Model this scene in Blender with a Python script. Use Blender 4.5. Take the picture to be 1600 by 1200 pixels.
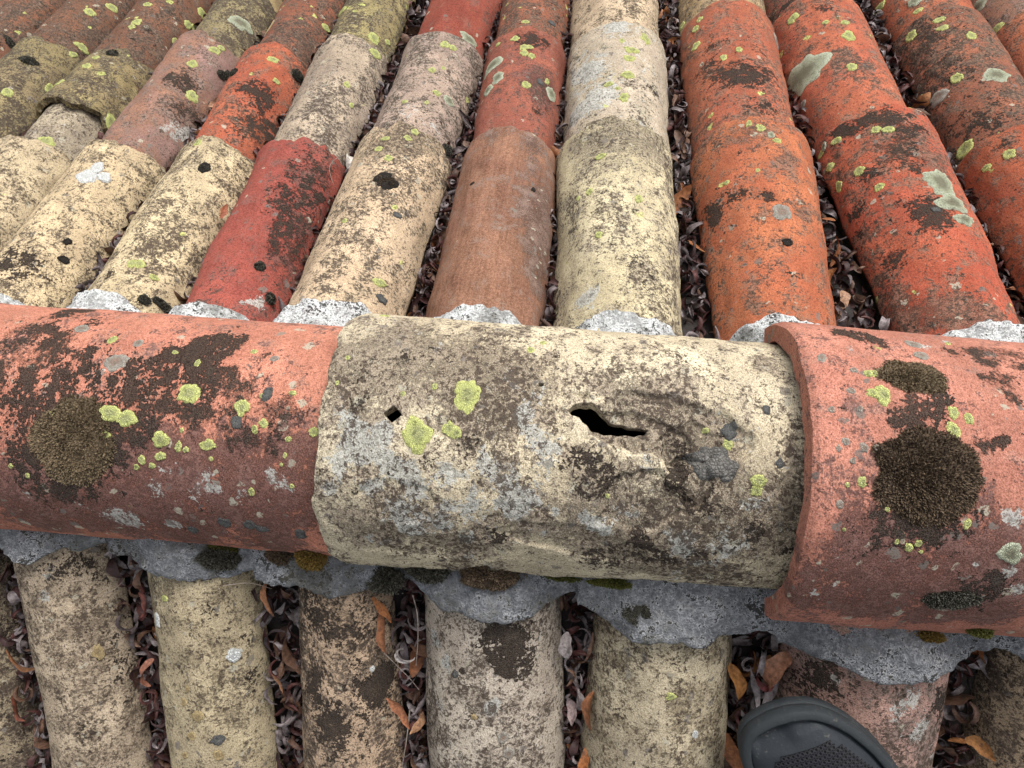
import bpy, math, random
import numpy as np
from mathutils import Matrix, Vector

# ------------------------------------------------------------------ clear
for o in list(bpy.data.objects):
    bpy.data.objects.remove(o, do_unlink=True)
scene = bpy.context.scene
COL = scene.collection
R = math.radians

# ------------------------------------------------------------------ camera
cam_d = bpy.data.cameras.new('camera')
cam_d.sensor_width = 36.0
cam_d.lens = 24.75
cam_d.clip_start = 0.01
cam_d.clip_end = 1500.0
cam = bpy.data.objects.new('camera', cam_d)
COL.objects.link(cam)
cam.matrix_world = Matrix(((0.99355, -0.05465, 0.09936, 0.0),
                           (0.07590, 0.97146, -0.22473, -0.042),
                           (-0.08424, 0.23082, 0.96934, 0.593),
                           (0, 0, 0, 1)))
scene.camera = cam

# ------------------------------------------------------------------ sky, sun, exposure
SUN_EL, SUN_AZ = 50.0, 25.0        # azimuth measured from +Y towards +X
world = bpy.data.worlds.new('World')
scene.world = world
world.use_nodes = True
wn = world.node_tree
wn.nodes.clear()
sky = wn.nodes.new('ShaderNodeTexSky')
sky.sky_type = 'NISHITA'
sky.sun_disc = False
sky.sun_elevation = R(SUN_EL)
sky.sun_rotation = R(SUN_AZ)
sky.air_density = 1.0
sky.dust_density = 4.0
sky.ozone_density = 1.0
hsv = wn.nodes.new('ShaderNodeHueSaturation')
hsv.inputs['Saturation'].default_value = 0.22     # white overcast sky
bg = wn.nodes.new('ShaderNodeBackground')
bg.inputs['Strength'].default_value = 0.14
wo = wn.nodes.new('ShaderNodeOutputWorld')
wn.links.new(sky.outputs[0], hsv.inputs['Color'])
wn.links.new(hsv.outputs[0], bg.inputs['Color'])
wn.links.new(bg.outputs[0], wo.inputs['Surface'])

sun_d = bpy.data.lights.new('sun', 'SUN')
sun_d.energy = 1.35
sun_d.angle = R(22)
sun_d.color = (1.0, 0.97, 0.93)
sun = bpy.data.objects.new('sun', sun_d)
COL.objects.link(sun)
sd = Vector((math.sin(R(SUN_AZ)) * math.cos(R(SUN_EL)), math.cos(R(SUN_AZ)) * math.cos(R(SUN_EL)), math.sin(R(SUN_EL))))
sun.rotation_euler = sd.to_track_quat('Z', 'Y').to_euler()
sun.location = sd * 5

vs = scene.view_settings
vs.view_transform = 'Standard'
vs.look = 'None'
vs.exposure = 0.80
vs.gamma = 1.0
vs.use_curve_mapping = False

# ------------------------------------------------------------------ noise
_rs = np.random.RandomState(7)
_P = np.concatenate([_rs.permutation(256)] * 2)
_V = _rs.rand(256) * 2 - 1

def vnoise(x, y, z):
    x, y, z = np.broadcast_arrays(np.asarray(x, float), np.asarray(y, float), np.asarray(z, float))
    xi, yi, zi = np.floor(x).astype(int), np.floor(y).astype(int), np.floor(z).astype(int)
    fx, fy, fz = x - xi, y - yi, z - zi
    fx, fy, fz = [t * t * t * (t * (t * 6 - 15) + 10) for t in (fx, fy, fz)]
    xi, yi, zi = xi & 255, yi & 255, zi & 255
    x1, y1, z1 = (xi + 1) & 255, (yi + 1) & 255, (zi + 1) & 255
    def h(a, b, c): return _V[_P[(_P[(_P[a] + b) & 255] + c) & 255]]
    l = lambda a, b, t: a + (b - a) * t
    return l(l(l(h(xi, yi, zi), h(x1, yi, zi), fx), l(h(xi, y1, zi), h(x1, y1, zi), fx), fy),
             l(l(h(xi, yi, z1), h(x1, yi, z1), fx), l(h(xi, y1, z1), h(x1, y1, z1), fx), fy), fz)

def fbm(x, y, z, octv=3):
    s, a = 0, 1.0
    for i in range(octv):
        k = 2 ** i
        s = s + a * vnoise(x * k + 17.3 * i, y * k + 5.1 * i, z * k + 9.7 * i)
        a *= .5
    return s

def sstep(a, b, x):
    t = np.clip((np.asarray(x, float) - a) / (b - a), 0, 1)
    return t * t * (3 - 2 * t)

# ------------------------------------------------------------------ roof frame
AL = R(25)
CA, SA = math.cos(AL), math.sin(AL)

def W(side, x, s, h):
    """slope coordinates (x along the ridge, s down the slope, h above it) to the world; side +1 far, -1 near"""
    return np.stack(np.broadcast_arrays(np.asarray(x, float), side * (np.asarray(s) * CA + np.asarray(h) * SA), -np.asarray(s) * SA + np.asarray(h) * CA), -1)

def frame(side, x, s, h, ang=0.0, tilt=0.0):
    yv = Vector((math.sin(ang), side * CA * math.cos(ang), -SA * math.cos(ang)))
    nv = Vector((0, side * SA, CA))
    xv = yv.cross(nv).normalized()
    nv = xv.cross(yv).normalized()
    yv2 = (yv * math.cos(tilt) + nv * math.sin(tilt)).normalized()
    nv2 = xv.cross(yv2)
    o = Vector(W(side, x, s, h).tolist())
    return Matrix(((xv.x, yv2.x, nv2.x, o.x), (xv.y, yv2.y, nv2.y, o.y), (xv.z, yv2.z, nv2.z, o.z), (0, 0, 0, 1)))

# ------------------------------------------------------------------ object helpers
def mesh_obj(name, verts, faces, mat, parent=None, smooth=True, flat=None):
    me = bpy.data.meshes.new(name)
    me.from_pydata(verts.tolist() if hasattr(verts, 'tolist') else verts, [], faces.tolist() if hasattr(faces, 'tolist') else faces)
    if smooth:
        sm = np.ones(len(me.polygons), bool)
        if flat is not None: sm[flat:] = False
        me.polygons.foreach_set('use_smooth', sm)
    if mat: me.materials.append(mat)
    o = bpy.data.objects.new(name, me)
    COL.objects.link(o)
    if parent: o.parent = parent
    return o

def attr(me, name, val):
    a = me.attributes.new(name, 'FLOAT', 'POINT')
    a.data.foreach_set('value', np.asarray(val, np.float32).ravel())

def tag(o, label, cat=None, group=None, kind=None):
    if label: o['label'] = label
    if cat: o['category'] = cat
    if group: o['group'] = group
    if kind: o['kind'] = kind
    return o

# ------------------------------------------------------------------ material helper
class G:
    def __init__(s, name):
        s.m = bpy.data.materials.new(name)
        s.m.use_nodes = True
        s.t = s.m.node_tree
        s.t.nodes.clear()
        s.out = s.n('ShaderNodeOutputMaterial')
        s.b = s.n('ShaderNodeBsdfPrincipled')
        s.t.links.new(s.b.outputs[0], s.out.inputs[0])
    def n(s, ty, **kw):
        nd = s.t.nodes.new(ty)
        for k, v in kw.items(): setattr(nd, k, v)
        return nd
    def put(s, sock, v):
        if v is None: return
        if hasattr(v, 'is_output') or isinstance(v, bpy.types.NodeSocket): s.t.links.new(v, sock)
        else:
            if isinstance(v, (tuple, list)) and len(v) == 3 and sock.type == 'RGBA': v = (*v, 1)
            sock.default_value = v
    def math(s, op, a, b=0.5, c=None):
        nd = s.n('ShaderNodeMath', operation=op)
        s.put(nd.inputs[0], a); s.put(nd.inputs[1], b)
        if c is not None: s.put(nd.inputs[2], c)
        return nd.outputs[0]
    def add(s, *a):
        r = a[0]
        for b in a[1:]: r = s.math('ADD', r, b)
        return r
    def mul(s, *a):
        r = a[0]
        for b in a[1:]: r = s.math('MULTIPLY', r, b)
        return r
    def ramp(s, f, a, b, lo=0., hi=1.):
        nd = s.n('ShaderNodeMapRange', interpolation_type='SMOOTHSTEP')
        s.put(nd.inputs[0], f); s.put(nd.inputs[1], a); s.put(nd.inputs[2], b); s.put(nd.inputs[3], lo); s.put(nd.inputs[4], hi)
        return nd.outputs[0]
    def mix(s, f, a, b, mode='MIX'):
        nd = s.n('ShaderNodeMix', data_type='RGBA', blend_type=mode)
        s.put(nd.inputs[0], f); s.put(nd.inputs[6], a); s.put(nd.inputs[7], b)
        return nd.outputs[2]
    def noise(s, v, sc, det=3., ro=.55, dist=0.):
        nd = s.n('ShaderNodeTexNoise')
        s.put(nd.inputs['Vector'], v); s.put(nd.inputs['Scale'], sc); s.put(nd.inputs['Detail'], det)
        s.put(nd.inputs['Roughness'], ro); s.put(nd.inputs['Distortion'], dist)
        return nd.outputs[0]
    def noisec(s, v, sc, det=2.):
        nd = s.n('ShaderNodeTexNoise')
        s.put(nd.inputs['Vector'], v); s.put(nd.inputs['Scale'], sc); s.put(nd.inputs['Detail'], det)
        return nd.outputs[1]
    def vor(s, v, sc, feat='F1', rnd=1.):
        nd = s.n('ShaderNodeTexVoronoi', feature=feat)
        s.put(nd.inputs['Vector'], v); s.put(nd.inputs['Scale'], sc); s.put(nd.inputs['Randomness'], rnd)
        return nd.outputs[0], (nd.outputs[1] if feat == 'F1' else None)
    def vm(s, op, a, b=None, sc=None):
        nd = s.n('ShaderNodeVectorMath', operation=op)
        s.put(nd.inputs[0], a)
        if b is not None: s.put(nd.inputs[1], b)
        if sc is not None: s.put(nd.inputs[3], sc)
        return nd.outputs[0]
    def sep(s, v):
        nd = s.n('ShaderNodeSeparateXYZ'); s.put(nd.inputs[0], v); return nd.outputs
    def sepc(s, v):
        nd = s.n('ShaderNodeSeparateColor'); s.put(nd.inputs[0], v); return nd.outputs
    def attr(s, name):
        nd = s.n('ShaderNodeAttribute', attribute_name=name); return nd.outputs['Fac']
    def bump(s, h, st, dist, nrm=None):
        nd = s.n('ShaderNodeBump')
        s.put(nd.inputs['Height'], h); s.put(nd.inputs['Strength'], st); s.put(nd.inputs['Distance'], dist)
        if nrm: s.put(nd.inputs['Normal'], nrm)
        return nd.outputs[0]
    def coords(s):
        tc = s.n('ShaderNodeTexCoord').outputs['Object']
        oi = s.n('ShaderNodeObjectInfo')
        off = s.vm('SCALE', (7.3, 3.1, 5.7), None, oi.outputs['Random'])
        return s.vm('ADD', tc, off), tc, oi
    def done(s, col, rough=.9, nrm=None, spec=.2):
        s.put(s.b.inputs['Base Color'], col); s.put(s.b.inputs['Roughness'], rough)
        s.put(s.b.inputs['Specular IOR Level'], spec)
        if nrm: s.put(s.b.inputs['Normal'], nrm)
        return s.m

from statistics import NormalDist
def thr(frac, std=.12):
    """noise threshold that covers about this fraction of a surface"""
    return .5 + std * NormalDist().inv_cdf(1 - min(max(frac, .0005), .999))

def tile_material(name, c1, c2, c3, speck=.3, black=.06, crust=.2, spots=.2, grime=.3, grit=.5, speckcol=(.040, .029, .022), grimecol=(.11, .080, .058), streak=0., chalk=.06, film=.8, flow=(1.25, .5, 1.25)):
    g = G(name)
    P, raw, oi = g.coords()
    nz = g.noisec(P, 150., 2.)
    wob = g.vm('SCALE', g.vm('SUBTRACT', nz, (.5, .5, .5)), None, .010)
    Q = g.vm('ADD', P, wob)
    lo = g.noise(P, 11., 3., .6)
    lo2 = g.noise(g.vm('MULTIPLY', g.vm('ADD', P, (3.3, 1.7, 2.9)), flow), 15., 4., .65)
    mid = g.noise(P, 55., 4., .65)
    fine = g.noise(P, 380., 3., .65)
    grain = g.noise(P, 1100., 1., .6)
    xs = g.sep(P)
    st = g.n('ShaderNodeCombineXYZ')
    g.put(st.inputs[0], g.mul(xs[0], 220.)); g.put(st.inputs[1], g.mul(xs[1], 14.)); g.put(st.inputs[2], g.mul(xs[2], 220.))
    strk = g.noise(st.outputs[0], 1., 2., .6)
    c = lambda s_: g.math('SUBTRACT', s_, .5)
    col = g.mix(g.ramp(lo, .40, .60), c1, c2)
    col = g.mix(g.mul(g.ramp(g.add(mid, g.mul(c(strk), .4)), .52, .70), .8), col, c3)
    if streak: col = g.mix(g.mul(g.ramp(strk, .45, .65), streak), col, g.mix(1., col, (.5, .45, .42), 'MULTIPLY'))
    col = g.mix(1., col, oi.outputs['Color'], 'MULTIPLY')
    col = g.mix(1., col, g.mix(g.ramp(lo2, .32, .68), (.78, .76, .74), (1.16, 1.15, 1.13)), 'MULTIPLY')
    col = g.mix(1., col, g.mix(g.ramp(fine, .32, .66), (.72, .70, .68), (1.18, 1.18, 1.18)), 'MULTIPLY')
    col = g.mix(1., col, g.mix(g.ramp(grain, .3, .7), (.66, .64, .62), (1.24, 1.24, 1.24)), 'MULTIPLY')
    blk, gry, grm_shade = g.attr('blk'), g.attr('gry'), g.attr('grm_shade')
    # brown-grey film of dirt and crusts, broken up finely, plus blob-painted shade
    gf = g.add(g.mul(lo2, .60), g.mul(mid, .95), g.mul(fine, .85), g.mul(grm_shade, .34), -.70)
    gmask = g.ramp(gf, thr(grime, .17) - .05, thr(grime, .17) + .09)
    col = g.mix(g.mul(gmask, film), col, g.mix(g.ramp(g.add(mid, g.mul(c(grain), .8)), .38, .64), tuple(v * .45 for v in grimecol), tuple(v * 1.7 for v in grimecol)))
    # chalky grey-white crusts
    cr = g.noise(Q, 85., 4., .7)
    wf = g.add(cr, g.mul(gry, .46), g.mul(c(lo), .5), g.mul(c(fine), .45))
    wmask = g.ramp(wf, thr(chalk, .15), thr(chalk, .15) + .05)
    col = g.mix(g.mul(wmask, .8), col, g.mix(g.ramp(fine, .38, .6), (.20, .20, .18), (.50, .50, .46)))
    # round crusts
    d, cv = g.vor(Q, 105.)
    cc = g.sepc(cv)
    rd = g.add(g.mul(cc[0], .34), .06)
    cmask = g.mul(g.ramp(d, rd, g.add(rd, .07), 1., 0.), g.ramp(g.add(cc[1], g.mul(grm_shade, .35)), 1.0 - .6 * crust, 1.03 - .6 * crust))
    ccol = g.mix(g.ramp(cc[2], .5, .62), g.mix(cc[0], (.075, .072, .070), (.17, .15, .13)), (.38, .35, .27))
    col = g.mix(g.mul(cmask, g.ramp(fine, .30, .50, .25, .85)), col, ccol)
    # dense dark specks
    sp = g.noise(Q, 230., 4., .76)
    smask = g.ramp(g.add(sp, g.mul(c(lo2), .45), g.mul(c(mid), .30), g.mul(grm_shade, .07)), thr(speck, .125) - .015, thr(speck, .125) + .04)
    col = g.mix(g.mul(smask, .88), col, g.mix(g.ramp(grain, .35, .65), speckcol, tuple(v * 1.9 for v in speckcol)))
    s2 = g.ramp(g.add(fine, g.mul(c(grain), .5), g.mul(c(mid), .35)), thr(speck * .8, .13), thr(speck * .8, .13) + .05)
    col = g.mix(g.mul(s2, .74), col, tuple(v * 1.5 for v in speckcol))
    # black fuzzy lichen
    bn = g.noise(P, 75., 5., .72)
    bf = g.add(g.mul(c(bn), 1.45), .5, g.mul(c(fine), .9), g.mul(blk, .48), g.mul(c(lo), .7))
    bmask = g.ramp(bf, thr(black, .21), thr(black, .21) + .07)
    col = g.mix(g.mul(bmask, .95), col, g.mix(g.ramp(grain, .35, .68), (.020, .015, .012), (.072, .054, .042)))
    # small yellow-green rosettes
    d2, c2_ = g.vor(Q, 48.)
    k = g.sepc(c2_)
    rad = g.add(g.mul(k[0], .20), .04)
    ymask = g.mul(g.ramp(d2, rad, g.add(rad, .03), 1., 0.), g.ramp(k[1], 1.0 - .6 * spots, 1.01 - .6 * spots))
    col = g.mix(g.mul(ymask, .88), col, g.mix(g.ramp(fine, .40, .58), (.17, .18, .05), (.50, .51, .18)))
    h = g.add(g.mul(fine, 1.0 * grit), g.mul(grain, .4 * grit), g.mul(mid, .55), g.mul(g.ramp(g.add(g.mul(c(bn), 1.45), .5, g.mul(blk, .48), g.mul(c(fine), .9)), thr(black, .2), thr(black, .2) + .1), g.add(.5, g.mul(grain, .9))))
    return g.done(col, .93, g.bump(h, 1., .0015), .15)

MT = {}
MT['cream'] = tile_material('clay_cream', (.60, .51, .345), (.54, .455, .31), (.67, .59, .42), speck=.38, black=.035, crust=.25, spots=.07, grime=.46, grimecol=(.19, .150, .095))
MT['yellow'] = tile_material('clay_straw', (.61, .54, .365), (.55, .485, .32), (.69, .63, .45), speck=.33, black=.035, crust=.22, spots=.06, grime=.46, grimecol=(.19, .16, .115))
MT['pink'] = tile_material('clay_pink_buff', (.60, .475, .34), (.52, .405, .285), (.65, .54, .38), speck=.38, black=.035, crust=.22, spots=.05, grime=.44, grimecol=(.185, .145, .10))
MT['red'] = tile_material('clay_red', (.31, .088, .062), (.265, .073, .054), (.36, .135, .102), speck=.20, black=.03, crust=.16, spots=.05, grime=.24, grimecol=(.11, .05, .042), chalk=.02)
MT['orange'] = tile_material('clay_orange', (.43, .150, .082), (.40, .125, .072), (.45, .20, .125), speck=.29, black=.09, crust=.28, spots=.22, grime=.38, grimecol=(.15, .085, .06), chalk=.03)
MT['salmon'] = tile_material('clay_salmon', (.49, .215, .150), (.44, .185, .13), (.54, .28, .205), speck=.22, black=.055, crust=.3, spots=.04, grime=.28, grit=.4, grimecol=(.085, .050, .045), speckcol=(.075, .038, .031), chalk=.035, flow=(.8, 1.1, .8))
MT['brown'] = tile_material('clay_brown', (.29, .150, .092), (.25, .125, .08), (.33, .195, .13), speck=.06, black=.006, crust=.05, spots=.0, grime=.22, grit=.35, streak=.45, grimecol=(.12, .085, .07), chalk=.015)
MT['grey'] = tile_material('clay_grey_lichened', (.34, .295, .235), (.27, .23, .19), (.44, .39, .31), speck=.38, black=.06, crust=.35, spots=.14, grime=.48, grimecol=(.15, .125, .10), chalk=.12)
MT['white'] = tile_material('clay_whitened', (.47, .43, .33), (.42, .38, .27), (.56, .53, .44), speck=.26, black=.07, crust=.4, spots=.14, grime=.32, grimecol=(.20, .185, .13), chalk=.30)
MT['olive'] = tile_material('clay_olive_lichened', (.29, .245, .14), (.24, .195, .125), (.38, .34, .19), speck=.46, black=.13, crust=.4, spots=.30, grime=.58, grimecol=(.115, .098, .062), chalk=.08)
MT['umber'] = tile_material('clay_umber', (.31, .130, .082), (.26, .112, .075), (.35, .19, .12), speck=.40, black=.17, crust=.3, spots=.26, grime=.58, grimecol=(.115, .078, .058), chalk=.05)
MT['mauve'] = tile_material('clay_mauve', (.33, .175, .125), (.31, .19, .17), (.38, .27, .23), speck=.28, black=.08, crust=.25, spots=.14, grime=.50, grimecol=(.14, .10, .082))
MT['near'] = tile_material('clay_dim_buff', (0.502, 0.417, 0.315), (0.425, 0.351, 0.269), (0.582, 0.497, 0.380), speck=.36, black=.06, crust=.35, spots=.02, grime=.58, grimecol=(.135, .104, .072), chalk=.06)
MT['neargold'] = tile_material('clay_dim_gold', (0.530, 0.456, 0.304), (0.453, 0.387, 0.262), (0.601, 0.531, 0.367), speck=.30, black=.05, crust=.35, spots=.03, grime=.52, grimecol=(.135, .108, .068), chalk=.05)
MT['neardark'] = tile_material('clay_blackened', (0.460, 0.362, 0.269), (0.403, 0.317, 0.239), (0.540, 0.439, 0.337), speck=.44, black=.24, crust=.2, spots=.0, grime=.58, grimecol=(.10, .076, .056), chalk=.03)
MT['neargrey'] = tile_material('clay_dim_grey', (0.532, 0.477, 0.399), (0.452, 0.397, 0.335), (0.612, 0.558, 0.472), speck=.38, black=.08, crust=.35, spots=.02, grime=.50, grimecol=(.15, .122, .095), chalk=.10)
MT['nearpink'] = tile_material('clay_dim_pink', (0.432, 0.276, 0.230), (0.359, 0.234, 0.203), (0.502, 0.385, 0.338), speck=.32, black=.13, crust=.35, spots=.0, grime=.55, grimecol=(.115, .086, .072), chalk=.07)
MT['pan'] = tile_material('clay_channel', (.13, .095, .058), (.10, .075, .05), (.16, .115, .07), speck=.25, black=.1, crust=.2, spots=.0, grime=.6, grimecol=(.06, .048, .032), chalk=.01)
MT['stone'] = tile_material('clay_flaked_straw', (.63, .565, .42), (.58, .51, .37), (.70, .645, .50), speck=.30, black=.025, crust=.25, spots=.01, grime=.40, grit=.9, grimecol=(.175, .14, .105), chalk=.11, film=.8, flow=(.9, 1., .9))

def mortar_material(name, pale, lo, whit):
    g = G(name)
    P, raw, oi = g.coords()
    a = g.noise(P, 30., 6., .65); b = g.noise(P, 190., 4., .7); c = g.noise(P, 620., 3., .65); e = g.noise(P, 12., 3.)
    col = g.mix(g.ramp(b, .35, .65), lo, tuple((x + y) / 2 for x, y in zip(lo, pale)))
    d_ = g.noise(P, 420., 2., .7)
    wm = g.ramp(g.add(g.mul(d_, .6), .2, g.mul(g.math('SUBTRACT', a, .5), .95), g.mul(g.math('SUBTRACT', b, .5), .7)), thr(whit, .15) - .04, thr(whit, .15) + .06)
    col = g.mix(wm, col, g.mix(c, tuple(v * .8 for v in pale), tuple(v * 1.15 for v in pale)))
    bm = g.ramp(g.add(a, g.mul(g.math('SUBTRACT', b, .5), .9), g.mul(g.math('SUBTRACT', d_, .5), .9)), .60, .66)
    col = g.mix(g.mul(bm, .92), col, g.mix(c, (.018, .017, .016), (.06, .055, .05)))
    sm = g.ramp(g.add(c, g.mul(g.math('SUBTRACT', b, .5), .4)), .57, .63)
    col = g.mix(g.mul(sm, .6), col, (.055, .055, .055))
    gm = g.ramp(g.add(g.noise(P, 16., 4., .65), g.mul(g.math('SUBTRACT', b, .5), .4)), .50, .66)
    col = g.mix(g.mul(gm, .65), col, g.mix(c, (.05, .046, .036), (.13, .12, .09)))
    h = g.add(g.mul(a, .8), g.mul(b, .7), g.mul(c, .6))
    return g.done(col, .95, g.bump(h, 1., .0055), .1)
M_MORT_N = mortar_material('mortar_grey', (.46, .47, .485), (.15, .155, .165), .40)
M_MORT_F = mortar_material('mortar_whitened', (.78, .79, .78), (.34, .345, .34), .68)

def lichen_material(name, rim, mid_, core, dark, cell=900.):
    g = G(name)
    P, raw, oi = g.coords()
    rad = g.attr('rad')
    n = g.noise(P, 220., 4., .65)
    rr = g.add(rad, g.mul(g.math('SUBTRACT', n, .5), .5))
    col = g.mix(g.ramp(rr, .25, .6), core, mid_)
    col = g.mix(g.ramp(rr, .62, .85), col, rim)
    d, _ = g.vor(P, cell, 'DISTANCE_TO_EDGE')
    crack = g.ramp(d, .02, .13, 1., 0.)
    col = g.mix(g.mul(crack, .6), col, dark)
    col = g.mix(g.mul(g.ramp(g.add(n, g.mul(g.math('SUBTRACT', g.noise(P, 480., 2.), .5), .8)), .55, .66), .55), col, dark)
    col = g.mix(g.ramp(rad, .90, .97), col, tuple(v * .6 for v in dark))
    fl = g.noise(P, 700., 2.)
    col = g.mix(1., col, g.mix(fl, (.75, .75, .75), (1.2, 1.2, 1.2)), 'MULTIPLY')
    h = g.add(g.mul(g.ramp(d, 0., .25), .8), n)
    return g.done(col, .95, g.bump(h, .8, .0012), .1)
ML = {
    'y': lichen_material('lichen_yellow_green', (.72, .74, .27), (.60, .63, .23), (.42, .43, .20), (.09, .10, .04)),
    'g': lichen_material('lichen_pale_green', (.58, .62, .46), (.42, .44, .31), (.22, .21, .145), (.13, .13, .09)),
    's': lichen_material('lichen_slate', (.115, .115, .11), (.12, .12, .115), (.16, .16, .15), (.045, .045, .045)),
    'a': lichen_material('lichen_ash', (.44, .41, .35), (.36, .33, .28), (.30, .22, .17), (.16, .13, .11)),
    'w': lichen_material('lichen_white', (.62, .63, .60), (.66, .67, .65), (.56, .57, .55), (.28, .28, .27), 500.),
    'o': lichen_material('lichen_ochre', (.54, .42, .22), (.46, .35, .18), (.36, .27, .15), (.18, .13, .07)),
    'p': lichen_material('lichen_pebbled_grey', (.13, .125, .115), (.17, .16, .145), (.20, .19, .175), (.05, .048, .045), 420.),
    'b': lichen_material('lichen_black', (.030, .026, .022), (.026, .022, .019), (.035, .03, .026), (.012, .01, .009), 600.),
}

# ------------------------------------------------------------------ ground below the house
gg = G('ground_grass')
gP, _r, _o = gg.coords()
ground = mesh_obj('ground', [(-400, -400, -4.5), (400, -400, -4.5), (400, 400, -4.5), (-400, 400, -4.5)], [(0, 1, 2, 3)],
                  gg.done(gg.mix(gg.noise(gP, .8, 6., .7), (.045, .06, .025), (.11, .10, .055)), .95), None, False)
tag(ground, None, None, None, 'structure')

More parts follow.
